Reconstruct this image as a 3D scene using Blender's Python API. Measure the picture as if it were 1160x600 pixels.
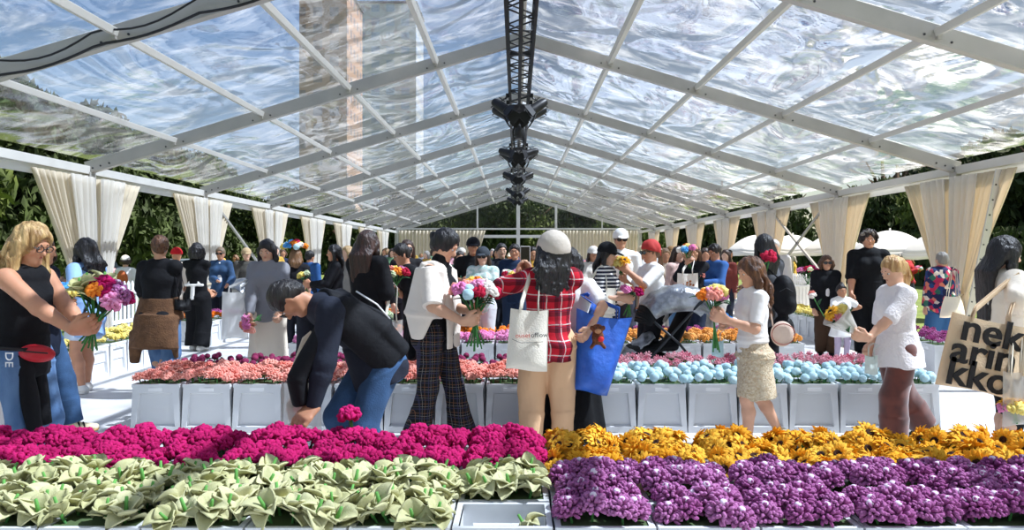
import bpy, bmesh, math, random
import numpy as np
from mathutils import Vector, Matrix, Euler

for o in list(bpy.data.objects):
    bpy.data.objects.remove(o)
SC = bpy.context.scene
COL = SC.collection
R = math.radians

# ------------------------------------------------------------ camera, sky, sun, exposure
FPX, VX, VY, CAMZ = 900.0, 585.0, 290.0, 1.5
cam_d = bpy.data.cameras.new('camera')
cam = bpy.data.objects.new('camera', cam_d)
COL.objects.link(cam)
cam.location = (0, 0, CAMZ)
cam.rotation_euler = (R(90), 0, 0)
cam_d.sensor_width = 36.0
cam_d.lens = 36.0 * FPX / 1160.0
cam_d.shift_x = -(VX - 580) / 1160.0
cam_d.shift_y = -(300 - VY) / 1160.0
cam_d.clip_end = 1000
SC.camera = cam

SUN_AZ, SUN_EL, SUN_E = R(92), R(54), 11.0
sd = Vector((math.sin(SUN_AZ) * math.cos(SUN_EL), math.cos(SUN_AZ) * math.cos(SUN_EL), math.sin(SUN_EL)))
sun_d = bpy.data.lights.new('sun', 'SUN')
sun_d.energy = SUN_E
sun_d.angle = R(0.6)
sun_d.color = (1.0, 0.94, 0.84)
sun = bpy.data.objects.new('sun', sun_d)
COL.objects.link(sun)
sun.location = sd * 60
sun.rotation_euler = (-sd).to_track_quat('-Z', 'Y').to_euler()

world = bpy.data.worlds.new('sky')
SC.world = world
world.use_nodes = True
wn, wl = world.node_tree.nodes, world.node_tree.links
wn.clear()
w_out = wn.new('ShaderNodeOutputWorld')
w_bg = wn.new('ShaderNodeBackground')
w_sky = wn.new('ShaderNodeTexSky')
w_sky.sky_type = 'NISHITA'
w_sky.sun_disc = False
w_sky.sun_elevation = SUN_EL
w_sky.sun_rotation = SUN_AZ
w_sky.air_density = 1.3
w_sky.dust_density = 1.0
w_tc = wn.new('ShaderNodeTexCoord')
w_map = wn.new('ShaderNodeMapping')
w_map.inputs['Scale'].default_value = (1.0, 1.0, 2.2)
w_n = wn.new('ShaderNodeTexNoise')
w_n.inputs['Scale'].default_value = 2.6
w_n.inputs['Detail'].default_value = 7
w_n.inputs['Roughness'].default_value = 0.6
w_r = wn.new('ShaderNodeValToRGB')
w_r.color_ramp.elements[0].position = 0.48
w_r.color_ramp.elements[1].position = 0.74
w_mx = wn.new('ShaderNodeMix')
w_mx.data_type = 'RGBA'
w_mx.inputs['B'].default_value = (4.0, 4.3, 4.8, 1)
wl.new(w_tc.outputs['Generated'], w_map.inputs['Vector'])
wl.new(w_map.outputs['Vector'], w_n.inputs['Vector'])
wl.new(w_n.outputs['Fac'], w_r.inputs['Fac'])
wl.new(w_r.outputs['Color'], w_mx.inputs['Factor'])
wl.new(w_sky.outputs['Color'], w_mx.inputs['A'])
wl.new(w_mx.outputs['Result'], w_bg.inputs['Color'])
wl.new(w_bg.outputs['Background'], w_out.inputs['Surface'])
w_bg.inputs['Strength'].default_value = 0.14
SC.view_settings.view_transform = 'Standard'
SC.view_settings.look = 'None'
SC.view_settings.gamma = 1
SC.view_settings.use_curve_mapping = False
SC.view_settings.exposure = 0.0
SC.cycles.transparent_max_bounces = 24
SC.cycles.max_bounces = 8

# ------------------------------------------------------------ helpers
def at(px, py, Y):
    """a point of the place at distance Y seen along a line of sight"""
    return Vector(((px - VX) / FPX * Y, Y, CAMZ - (py - VY) / FPX * Y))

def tag(o, label=None, cat=None, group=None, kind=None):
    if label: o['label'] = label
    if cat: o['category'] = cat
    if group: o['group'] = group
    if kind: o['kind'] = kind
    return o

def empty(name, loc=(0, 0, 0), rz=0, parent=None):
    o = bpy.data.objects.new(name, None)
    COL.objects.link(o)
    o.location = loc
    o.rotation_euler = (0, 0, rz)
    o.empty_display_size = 0.1
    if parent: o.parent = parent
    return o

_HEX = {}
def srgb(h):
    h = h.lstrip('#')
    c = [int(h[i:i + 2], 16) / 255 for i in (0, 2, 4)]
    return tuple((x / 12.92 if x <= .04045 else ((x + .055) / 1.055) ** 2.4) for x in c) + (1,)

MATS = {}
def mat(name, hexc, rough=0.7, var=0.0, vscale=8.0, bump=0.0, bscale=60.0, metal=0.0, sub=0.0, sheen=0.0, stretch=None, trans=0.0, spec=None, hex2=None):
    """plain principled material with optional noise tint (var or hex2) and bump"""
    if name in MATS: return MATS[name]
    m = bpy.data.materials.new(name)
    m.use_nodes = True
    nt = m.node_tree
    b = nt.nodes['Principled BSDF']
    c = srgb(hexc)
    b.inputs['Base Color'].default_value = c
    b.inputs['Roughness'].default_value = rough
    b.inputs['Metallic'].default_value = metal
    if spec is not None: b.inputs['Specular IOR Level'].default_value = spec
    if sub:
        b.inputs['Subsurface Weight'].default_value = sub
        b.inputs['Subsurface Radius'].default_value = (0.02, 0.008, 0.005)
        b.inputs['Subsurface Scale'].default_value = 0.5
    if sheen: b.inputs['Sheen Weight'].default_value = sheen
    if var or bump or hex2:
        tc = nt.nodes.new('ShaderNodeTexCoord')
        mp = nt.nodes.new('ShaderNodeMapping')
        nt.links.new(tc.outputs['Object'], mp.inputs['Vector'])
        if stretch: mp.inputs['Scale'].default_value = stretch
    if var or hex2:
        n = nt.nodes.new('ShaderNodeTexNoise')
        n.inputs['Scale'].default_value = vscale
        n.inputs['Detail'].default_value = 3
        nt.links.new(mp.outputs['Vector'], n.inputs['Vector'])
        rp = nt.nodes.new('ShaderNodeValToRGB')
        rp.color_ramp.elements[0].position = .35
        rp.color_ramp.elements[1].position = .65
        if hex2:
            rp.color_ramp.elements[0].color = c
            rp.color_ramp.elements[1].color = srgb(hex2)
        else:
            rp.color_ramp.elements[0].color = tuple(x * (1 - var) for x in c[:3]) + (1,)
            rp.color_ramp.elements[1].color = tuple(min(1, x * (1 + var)) for x in c[:3]) + (1,)
        nt.links.new(n.outputs['Fac'], rp.inputs['Fac'])
        nt.links.new(rp.outputs['Color'], b.inputs['Base Color'])
    if bump:
        n2 = nt.nodes.new('ShaderNodeTexNoise')
        n2.inputs['Scale'].default_value = bscale
        n2.inputs['Detail'].default_value = 4
        nt.links.new(mp.outputs['Vector'], n2.inputs['Vector'])
        bp = nt.nodes.new('ShaderNodeBump')
        bp.inputs['Strength'].default_value = bump
        bp.inputs['Distance'].default_value = 0.02
        nt.links.new(n2.outputs['Fac'], bp.inputs['Height'])
        nt.links.new(bp.outputs['Normal'], b.inputs['Normal'])
    if trans:
        tr = nt.nodes.new('ShaderNodeBsdfTranslucent')
        tr.inputs['Color'].default_value = c
        ms = nt.nodes.new('ShaderNodeMixShader')
        ms.inputs['Fac'].default_value = trans
        nt.links.new(b.outputs['BSDF'], ms.inputs[1])
        nt.links.new(tr.outputs['BSDF'], ms.inputs[2])
        nt.links.new(ms.outputs['Shader'], nt.nodes['Material Output'].inputs['Surface'])
    MATS[name] = m
    return m

class MB:
    """collects shapes for one mesh"""
    def __init__(s):
        s.v, s.f, s.m = [], [], []
    def add(s, vs, fs, mi=0):
        o = len(s.v)
        s.v.extend([tuple(v) for v in vs])
        s.f.extend([tuple(i + o for i in f) for f in fs])
        s.m.extend([mi] * len(fs))
        return s
    def box(s, c, size, mi=0, rot=None):
        hx, hy, hz = size[0] / 2, size[1] / 2, size[2] / 2
        vs = [Vector((x, y, z)) for x in (-hx, hx) for y in (-hy, hy) for z in (-hz, hz)]
        if rot is not None: vs = [rot @ v for v in vs]
        c = Vector(c)
        return s.add([v + c for v in vs], [(0, 1, 3, 2), (4, 6, 7, 5), (0, 4, 5, 1), (2, 3, 7, 6), (0, 2, 6, 4), (1, 5, 7, 3)], mi)
    def bar(s, a, b, w, h, up=(0, 0, 1), mi=0):
        a, b = Vector(a), Vector(b)
        d = (b - a).normalized()
        up = Vector(up)
        x = d.cross(up).normalized()
        y = x.cross(d).normalized()
        vs = []
        for p in (a, b):
            for sx, sy in ((-1, -1), (1, -1), (1, 1), (-1, 1)):
                vs.append(p + x * (sx * w / 2) + y * (sy * h / 2))
        return s.add(vs, [(3, 2, 1, 0), (4, 5, 6, 7), (0, 1, 5, 4), (1, 2, 6, 5), (2, 3, 7, 6), (3, 0, 4, 7)], mi)
    def tube(s, pts, r, n=8, mi=0, flat=1.0, cap=True):
        pts = [Vector(p) for p in pts]
        rs = r if isinstance(r, (list, tuple)) else [r] * len(pts)
        vs, fs = [], []
        x = None
        for i, p in enumerate(pts):
            d = (pts[min(i + 1, len(pts) - 1)] - pts[max(i - 1, 0)])
            if d.length < 1e-9: d = Vector((0, 0, 1))
            d.normalize()
            if x is None:
                x = d.orthogonal().normalized()
            else:
                x = (x - d * x.dot(d))
                x = x.normalized() if x.length > 1e-6 else d.orthogonal().normalized()
            y = d.cross(x)
            for k in range(n):
                a = 2 * math.pi * k / n
                vs.append(p + (x * math.cos(a) + y * math.sin(a) * flat) * rs[i])
        for i in range(len(pts) - 1):
            for k in range(n):
                k2 = (k + 1) % n
                fs.append((i * n + k, i * n + k2, (i + 1) * n + k2, (i + 1) * n + k))
        if cap:
            fs.append(tuple(range(n - 1, -1, -1)))
            fs.append(tuple((len(pts) - 1) * n + k for k in range(n)))
        return s.add(vs, fs, mi)
    def grid(s, fn, nu, nv, mi=0, closed=False):
        vs = [fn(i / nu, j / nv) for j in range(nv + 1) for i in range(nu + 1)]
        fs = [(j * (nu + 1) + i, j * (nu + 1) + i + 1, (j + 1) * (nu + 1) + i + 1, (j + 1) * (nu + 1) + i) for j in range(nv) for i in range(nu)]
        return s.add(vs, fs, mi)
    def sheet(s, fn, nu, nv, th, mi=0):
        """a curved sheet with real thickness th"""
        P = [[Vector(fn(i / nu, j / nv)) for i in range(nu + 1)] for j in range(nv + 1)]
        N = [[None] * (nu + 1) for _ in range(nv + 1)]
        for j in range(nv + 1):
            for i in range(nu + 1):
                du = P[j][min(i + 1, nu)] - P[j][max(i - 1, 0)]
                dv = P[min(j + 1, nv)][i] - P[max(j - 1, 0)][i]
                n = du.cross(dv)
                N[j][i] = n.normalized() if n.length > 1e-12 else Vector((0, 0, 1))
        W = nu + 1
        T = W * (nv + 1)
        vs = [P[j][i] + N[j][i] * th / 2 for j in range(nv + 1) for i in range(W)] + [P[j][i] - N[j][i] * th / 2 for j in range(nv + 1) for i in range(W)]
        fs = []
        for j in range(nv):
            for i in range(nu):
                a, b, c, d = j * W + i, j * W + i + 1, (j + 1) * W + i + 1, (j + 1) * W + i
                fs.append((a, b, c, d)); fs.append((T + d, T + c, T + b, T + a))
        for i in range(nu):
            a, b = i, i + 1
            fs.append((b, a, T + a, T + b))
            a, b = nv * W + i, nv * W + i + 1
            fs.append((a, b, T + b, T + a))
        for j in range(nv):
            a, b = j * W, (j + 1) * W
            fs.append((a, b, T + b, T + a))
            a, b = j * W + nu, (j + 1) * W + nu
            fs.append((b, a, T + a, T + b))
        return s.add(vs, fs, mi)
    def ball(s, c, r, sub=2, mi=0, fn=None, rot=None):
        vs, fs = ICO[sub]
        rr = Vector((r, r, r)) if not hasattr(r, '__len__') else Vector(r)
        out = []
        for v in vs:
            q = Vector((v.x * rr.x, v.y * rr.y, v.z * rr.z))
            if fn: q = q * fn(v)
            if rot is not None: q = rot @ q
            out.append(q + Vector(c))
        return s.add(out, fs, mi)
    def lathe(s, prof, n=24, c=(0, 0, 0), mi=0):
        vs = []
        for (r, z) in prof:
            for k in range(n):
                a = 2 * math.pi * k / n
                vs.append((c[0] + r * math.cos(a), c[1] + r * math.sin(a), c[2] + z))
        fs = []
        for i in range(len(prof) - 1):
            for k in range(n):
                k2 = (k + 1) % n
                fs.append((i * n + k, i * n + k2, (i + 1) * n + k2, (i + 1) * n + k))
        return s.add(vs, fs, mi)
    def mesh(s, name, mats, smooth=True):
        me = bpy.data.meshes.new(name)
        me.from_pydata(s.v, [], s.f)
        for m in (mats if isinstance(mats, (list, tuple)) else [mats]): me.materials.append(m)
        if any(s.m): me.polygons.foreach_set('material_index', s.m)
        if smooth: me.polygons.foreach_set('use_smooth', [True] * len(s.f))
        me.update()
        return me
    def build(s, name, mats, parent=None, loc=None, smooth=False, bevel=0, auto=None):
        me = s.mesh(name, mats, smooth)
        o = bpy.data.objects.new(name, me)
        COL.objects.link(o)
        if parent: o.parent = parent
        if loc is not None: o.location = loc
        if bevel:
            md = o.modifiers.new('bevel', 'BEVEL'); md.width = bevel; md.segments = 2; md.limit_method = 'ANGLE'
        if smooth and auto is not None:
            md = o.modifiers.new('edges', 'EDGE_SPLIT'); md.split_angle = auto
        return o

ICO = {}
for _s in (1, 2, 3):
    _bm = bmesh.new()
    bmesh.ops.create_icosphere(_bm, subdivisions=_s, radius=1)
    _bm.verts.ensure_lookup_table()
    ICO[_s] = ([v.co.copy() for v in _bm.verts], [tuple(v.index for v in f.verts) for f in _bm.faces])
    _bm.free()

def put(mesh, name, parent=None, loc=(0, 0, 0), rot=(0, 0, 0), sc=1.0):
    o = bpy.data.objects.new(name, mesh)
    COL.objects.link(o)
    if parent: o.parent = parent
    o.location = loc
    o.rotation_euler = rot
    o.scale = (sc, sc, sc) if not hasattr(sc, '__len__') else sc
    return o

ORD = ['first', 'second', 'third', 'fourth', 'fifth', 'sixth', 'seventh', 'eighth', 'ninth', 'tenth', 'eleventh', 'twelfth', 'thirteenth', 'fourteenth', 'fifteenth', 'sixteenth', 'seventeenth', 'eighteenth', 'nineteenth', 'twentieth']
# ------------------------------------------------------------ the tent
TX = 0.11                 # ridge line
HW, EAVE, RIDGE = 7.5, 3.05, 5.30
FRAMES = [-6.25, -1.25, 3.75, 8.75, 13.75, 18.75, 23.75, 28.75, 33.75, 38.75, 43.75, 48.75]
SL = (RIDGE - EAVE) / HW

M_ALU = mat('pale anodised aluminium', '#a8a49d', 0.42, var=.05, vscale=3, metal=0.25)
M_ALUW = mat('white painted aluminium', '#c4c1ba', 0.45)
M_DARK = mat('black painted steel', '#1b1b1d', 0.45, metal=0.3)
M_BOLT = mat('dark bolt', '#3a3a3c', 0.5, metal=0.5)

# floor of white deck boards
def floor_material():
    m = bpy.data.materials.new('white event decking')
    m.use_nodes = True
    nt = m.node_tree; b = nt.nodes['Principled BSDF']
    tc = nt.nodes.new('ShaderNodeTexCoord')
    br = nt.nodes.new('ShaderNodeTexBrick')
    br.inputs['Scale'].default_value = 1.0
    br.inputs['Brick Width'].default_value = 2.4
    br.inputs['Row Height'].default_value = 1.2
    br.inputs['Mortar Size'].default_value = 0.006
    br.inputs['Color1'].default_value = srgb('#dcdad8')
    br.inputs['Color2'].default_value = srgb('#d6d4d2')
    br.inputs['Mortar'].default_value = srgb('#a9a6a2')
    n = nt.nodes.new('ShaderNodeTexNoise'); n.inputs['Scale'].default_value = 2.5; n.inputs['Detail'].default_value = 6
    rp = nt.nodes.new('ShaderNodeValToRGB')
    rp.color_ramp.elements[0].position = .3; rp.color_ramp.elements[0].color = (.80, .79, .78, 1)
    rp.color_ramp.elements[1].position = .6; rp.color_ramp.elements[1].color = (1, 1, 1, 1)
    mx = nt.nodes.new('ShaderNodeMix'); mx.data_type = 'RGBA'; mx.blend_type = 'MULTIPLY'; mx.inputs['Factor'].default_value = 1
    nt.links.new(tc.outputs['Object'], br.inputs['Vector'])
    nt.links.new(tc.outputs['Object'], n.inputs['Vector'])
    nt.links.new(n.outputs['Fac'], rp.inputs['Fac'])
    nt.links.new(br.outputs['Color'], mx.inputs['A'])
    nt.links.new(rp.outputs['Color'], mx.inputs['B'])
    nt.links.new(mx.outputs['Result'], b.inputs['Base Color'])
    b.inputs['Roughness'].default_value = 0.45
    return m
MB().box((TX, 21, -0.05), (15.6, 56, 0.1)).build('floor', floor_material())
bpy.data.objects['floor']['kind'] = 'structure'

M_GRASS = mat('sunlit lawn', '#56692f', 0.95, vscale=1.2, hex2='#71803f', bump=.6, bscale=40)
o = MB().box((0, 60, -0.16), (400, 320, 0.1)).build('ground_lawn', M_GRASS); o['kind'] = 'structure'

# clear wrinkled roof film
def film_material(name, seed, wrinkle=1.0):
    m = bpy.data.materials.new(name)
    m.use_nodes = True
    nt = m.node_tree; N = nt.nodes; L = nt.links
    N.clear()
    out = N.new('ShaderNodeOutputMaterial')
    tc = N.new('ShaderNodeTexCoord')
    mp = N.new('ShaderNodeMapping'); mp.inputs['Location'].default_value = (seed * 3.7, seed * 1.3, 0)
    L.new(tc.outputs['Object'], mp.inputs['Vector'])
    mp.inputs['Scale'].default_value = (1.0, 0.55, 1)
    n1 = N.new('ShaderNodeTexNoise'); n1.inputs['Scale'].default_value = 0.75; n1.inputs['Detail'].default_value = 2; n1.inputs['Distortion'].default_value = 0.8
    L.new(mp.outputs['Vector'], n1.inputs['Vector'])
    # long creases
    mp2 = N.new('ShaderNodeMapping'); mp2.inputs['Rotation'].default_value = (0, 0, R(38)); mp2.inputs['Scale'].default_value = (1.2, 9, 1)
    L.new(mp.outputs['Vector'], mp2.inputs['Vector'])
    n2 = N.new('ShaderNodeTexNoise'); n2.inputs['Scale'].default_value = 1.6; n2.inputs['Detail'].default_value = 5; n2.inputs['Roughness'].default_value = .62; n2.inputs['Distortion'].default_value = .6
    L.new(mp2.outputs['Vector'], n2.inputs['Vector'])
    n3 = N.new('ShaderNodeTexNoise'); n3.inputs['Scale'].default_value = 14; n3.inputs['Detail'].default_value = 3
    L.new(tc.outputs['Object'], n3.inputs['Vector'])
    b1 = N.new('ShaderNodeBump'); b1.inputs['Strength'].default_value = 1.0; b1.inputs['Distance'].default_value = 0.42 * wrinkle
    L.new(n1.outputs['Fac'], b1.inputs['Height'])
    b2 = N.new('ShaderNodeBump'); b2.inputs['Strength'].default_value = 1.0; b2.inputs['Distance'].default_value = 0.0035 * wrinkle
    L.new(n2.outputs['Fac'], b2.inputs['Height']); L.new(b1.outputs['Normal'], b2.inputs['Normal'])
    b3 = N.new('ShaderNodeBump'); b3.inputs['Strength'].default_value = 1.0; b3.inputs['Distance'].default_value = 0.0035 * wrinkle
    L.new(n3.outputs['Fac'], b3.inputs['Height']); L.new(b2.outputs['Normal'], b3.inputs['Normal'])
    gl = N.new('ShaderNodeBsdfGlossy'); gl.inputs['Roughness'].default_value = 0.09
    gl.inputs['Color'].default_value = (.97, .98, 1, 1)
    L.new(b3.outputs['Normal'], gl.inputs['Normal'])
    tr = N.new('ShaderNodeBsdfTransparent'); tr.inputs['Color'].default_value = (.58, .69, .88, 1)
    lw = N.new('ShaderNodeFresnel'); lw.inputs['IOR'].default_value = 1.62
    L.new(b2.outputs['Normal'], lw.inputs['Normal'])
    # a film reflects at both faces
    mr = N.new('ShaderNodeMapRange'); mr.inputs['From Min'].default_value = 0; mr.inputs['From Max'].default_value = .55
    mr.inputs['To Min'].default_value = 0.02; mr.inputs['To Max'].default_value = .60
    L.new(lw.outputs['Fac'], mr.inputs['Value'])
    m1 = N.new('ShaderNodeMixShader')
    L.new(mr.outputs['Result'], m1.inputs['Fac']); L.new(tr.outputs['BSDF'], m1.inputs[1]); L.new(gl.outputs['BSDF'], m1.inputs[2])
    # milky scuffs along the creases
    df = N.new('ShaderNodeBsdfTranslucent'); df.inputs['Color'].default_value = (.9, .93, .97, 1)
    L.new(b2.outputs['Normal'], df.inputs['Normal'])
    rp = N.new('ShaderNodeValToRGB')
    rp.color_ramp.elements[0].position = .48; rp.color_ramp.elements[0].color = (.01, .01, .01, 1)
    rp.color_ramp.elements[1].position = .72; rp.color_ramp.elements[1].color = (.24, .25, .27, 1)
    mp4 = N.new('ShaderNodeMapping'); mp4.inputs['Rotation'].default_value = (0, 0, R(-22)); mp4.inputs['Scale'].default_value = (.8, 2.6, 1)
    L.new(mp.outputs['Vector'], mp4.inputs['Vector'])
    n4 = N.new('ShaderNodeTexNoise'); n4.inputs['Scale'].default_value = 1.3; n4.inputs['Detail'].default_value = 6; n4.inputs['Roughness'].default_value = .68; n4.inputs['Distortion'].default_value = .9
    L.new(mp4.outputs['Vector'], n4.inputs['Vector'])
    L.new(n4.outputs['Fac'], rp.inputs['Fac'])
    m2 = N.new('ShaderNodeMixShader')
    L.new(rp.outputs['Color'], m2.inputs['Fac']); L.new(m1.outputs['Shader'], m2.inputs[1]); L.new(df.outputs['BSDF'], m2.inputs[2])
    L.new(m2.outputs['Shader'], out.inputs['Surface'])
    return m
FILMS = [film_material('clear wrinkled film ' + str(i), i * 1.0 + .3, 1.0) for i in range(4)]

ceiling = empty('ceiling'); ceiling['kind'] = 'structure'
def roofpt(side, t, y, off=0.0):
    """t = 0 at the eave, 1 at the ridge"""
    return Vector((TX + side * HW * (1 - t), y, EAVE + (RIDGE - EAVE) * t + off))
rng = random.Random(4)
for bi in range(len(FRAMES) - 1):
    y0, y1 = FRAMES[bi], FRAMES[bi + 1]
    for side in (-1, 1):
        # strips sag a little between the purlins
        def fn(u, v, s=side, a=y0, b=y1, ph=rng.random() * 6):
            p = roofpt(s, v, a + (b - a) * u, .12)
            sag = math.sin(math.pi * u) * (abs(math.sin(math.pi * v * 5))) * .05
            p.z -= sag
            return p
        MB().grid(fn, 8, 30).build('roof_panel', FILMS[(bi * 2 + (side > 0)) % 4], ceiling, smooth=True)

for bi, y in enumerate(FRAMES):
    fr = empty('tent_frame', (0, y, 0)); fr['kind'] = 'structure'
    for side in (-1, 1):
        m = MB()
        m.bar(roofpt(side, -0.005, 0) + Vector((0, 0, -.02)), roofpt(side, 1.0, 0) + Vector((0, 0, -.02)), .12, .21)
        ro = m.build('rafter', M_ALU, fr, bevel=.008)
        b = MB()
        for k in range(1, 5):
            for d in (-.02, .02):
                p = roofpt(side, k / 5 + d, 0)
                b.tube([p + Vector((0, -.062, -.07)), p + Vector((0, -.07, -.07))], .014, 8)
        for tt in (.012, .03, .05):
            p = roofpt(side, tt, 0); b.tube([p + Vector((0, -.062, -.06)), p + Vector((0, -.07, -.06))], .016, 8)
        b.build('bolt', M_BOLT, fr)
        MB().box((TX + side * (HW + .0), 0, (EAVE - .1) / 2), (.13, .21, EAVE - .1)).build('post', M_ALU, fr, bevel=.008)
        pb = MB().box((TX + side * HW, 0, .012), (.3, .34, .024))
        pb.build('base_plate', M_ALU, fr)
        for k in range(1, 5):
            p = roofpt(side, k / 5, 0)
            MB().box(p + Vector((0, -.08, -.02)), (.05, .06, .13)).build('bracket', M_ALU, fr)
pur = 0
for bi in range(len(FRAMES) - 1):
    y0, y1 = FRAMES[bi] + .06, FRAMES[bi + 1] - .06
    for side in (-1, 1):
        for k in range(1, 5):
            a, b = roofpt(side, k / 5, y0, .0), roofpt(side, k / 5, y1, .0)
            o = MB().bar(a, b, .085, .085, up=(-side * SL, 0, 1)).build('purlin', M_ALUW, ceiling, bevel=.006)
        a, b = roofpt(side, 0, y0, -.07), roofpt(side, 0, y1, -.07)
        MB().bar(a, b, .10, .14).build('eave_beam', M_ALUW, ceiling, bevel=.006)
    MB().bar(roofpt(1, 1, y0, .02), roofpt(1, 1, y1, .02), .09, .09).build('ridge_purlin', M_ALUW, ceiling, bevel=.006)

# fabric
def cloth_mat(name, hexc, alpha=0.0, tr=.45, weave=.15):
    m = bpy.data.materials.new(name); m.use_nodes = True
    nt = m.node_tree; N = nt.nodes; L = nt.links
    b = N['Principled BSDF']; b.inputs['Base Color'].default_value = srgb(hexc); b.inputs['Roughness'].default_value = .9
    b.inputs['Specular IOR Level'].default_value = .15
    t = N.new('ShaderNodeBsdfTranslucent'); t.inputs['Color'].default_value = srgb(hexc)
    ms = N.new('ShaderNodeMixShader'); ms.inputs['Fac'].default_value = tr
    L.new(b.outputs['BSDF'], ms.inputs[1]); L.new(t.outputs['BSDF'], ms.inputs[2])
    last = ms
    if alpha:
        tp = N.new('ShaderNodeBsdfTransparent')
        m2 = N.new('ShaderNodeMixShader'); m2.inputs['Fac'].default_value = alpha
        L.new(ms.outputs['Shader'], m2.inputs[1]); L.new(tp.outputs['BSDF'], m2.inputs[2])
        last = m2
    L.new(last.outputs['Shader'], N['Material Output'].inputs['Surface'])
    return m
M_CANVAS = cloth_mat('cream canvas curtain', '#e4d8c2', 0, .42)
M_SHEER = cloth_mat('white sheer curtain', '#eeeae2', .32, .5)
M_VALANCE = cloth_mat('white valance vinyl', '#efeeec', 0, .35)

def drape(x, ya, yb, ztop, post_y, seed, in_off, tie=0.85, wt=.34, ex=1.05):
    """a curtain hung between ya and yb, drawn to the post at the tie height"""
    r = random.Random(seed)
    ph = r.random() * 6; nf = max(4, int(abs(yb - ya) / .17)); am = .035 + .015 * r.random()
    sgn = 1 if yb > ya else -1
    def fn(u, v):
        z = ztop * (1 - v)
        near, far = abs(ya - post_y), abs(yb - post_y)
        h = (z - tie) / (ztop - tie)
        if h >= 0:
            s = h ** ex
            w0 = .06 + (near - .06) * s
            w1 = wt + (far - wt) * s
        else:
            q = min(1, -h * 2.2)
            w0 = .06; w1 = wt + .14 * q
        d = w0 + (w1 - w0) * u
        dens = 1.0
        off = am * math.sin(u * nf * 2 * math.pi + ph + .8 * math.sin(v * 3 + ph)) + .012 * math.sin(u * nf * 4.7 * math.pi + v * 5)
        return Vector((x + in_off + off * (.55 + .45 * abs(h) if h > 0 else 1), post_y + sgn * d, z))
    return MB().sheet(fn, nf * 8, 22, .004)

def curtain(side, fi, dirn, group):
    """canvas plus sheer on one flank of a post"""
    py = FRAMES[fi]; x = TX + side * (HW - .02)
    ins = -side
    t = empty('curtain', (x, py + dirn * .2, 0))
    wid = 1.72 if side < 0 else 1.72
    c = drape(0, dirn * (-.12) * dirn * -1, dirn * wid, EAVE - .2, 0, fi * 7 + side * 3 + dirn, ins * .03, wt=.42)
    # built around the post, stored relative to the empty
    for i, v in enumerate(c.v): c.v[i] = (v[0], v[1] - dirn * .2, v[2])
    c.build('canvas_panel', M_CANVAS, t, smooth=True)
    s = drape(0, dirn * .1, dirn * .86, EAVE - .2, 0, fi * 5 + side + 2 * dirn, ins * .13, wt=.36, ex=.85)
    for i, v in enumerate(s.v): s.v[i] = (v[0], v[1] - dirn * .2, v[2])
    s.build('sheer_panel', M_SHEER, t, smooth=True)
    tb = MB()
    tb.tube([(ins * .09 + .11 * math.cos(a), dirn * (-.02) + .19 * math.sin(a), .85) for a in [k * math.pi / 6 for k in range(13)]], .018, 6)
    tb.build('tie_band', M_CANVAS, t, smooth=True)
    nm = ('left', 'right')[side > 0]
    pos = fi - 3
    tag(t, 'cream and sheer curtain on the %s flank of the %s post on the %s' % (('near', 'far')[dirn > 0], ORD[pos], nm), 'curtain', group)
for fi in range(3, 11):
    for side in (-1, 1):
        for dirn in (-1, 1):
            curtain(side, fi, dirn, 'curtains along the %s side' % ('left' if side < 0 else 'right'))
        # white vinyl valance hanging under the eave beam between two posts
    for side in (-1, 1):
        y0, y1 = FRAMES[fi - 1] + .12, FRAMES[fi] - .12
        x = TX + side * (HW + .03)
        def fn(u, v, y0=y0, y1=y1, x=x):
            return Vector((x + .01 * math.sin(u * 9), y0 + (y1 - y0) * u, EAVE - .06 - .22 * v))
        o = MB().sheet(fn, 20, 2, .006).build('trim_valance', M_VALANCE, smooth=True); o['kind'] = 'structure'

# diagonal brace with punched holes, and wind braces
def brace(a, b, w=.09):
    a, b = Vector(a), Vector(b)
    t = empty('tent_brace', a); t['kind'] = 'structure'
    MB().bar((0, 0, 0), b - a, .03, w, up=(1, 0, 0)).build('brace_bar', M_ALUW, t)
    m = MB(); d = b - a
    for k in range(1, 12):
        p = d * (k / 12)
        m.tube([p + Vector((-.02, -.018, 0)), p + Vector((-.02, -.03, 0))], .012, 8)
    m.build('hole', M_BOLT, t)
brace((TX + HW - .12, 13.3, .05), (TX + HW - .10, 12.35, EAVE - .2), .11)
for (a, b) in (((TX + HW - .08, 19.2, .9), (TX + HW - .08, 23.4, 2.8)), ((TX + HW - .08, 19.2, 2.8), (TX + HW - .08, 23.4, .9)), ((TX - HW + .08, 19.2, 2.8), (TX - HW + .08, 23.4, .9))):
    o = MB().bar(a, b, .05, .06).build('tent_brace', M_ALU); o['kind'] = 'structure'

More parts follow.
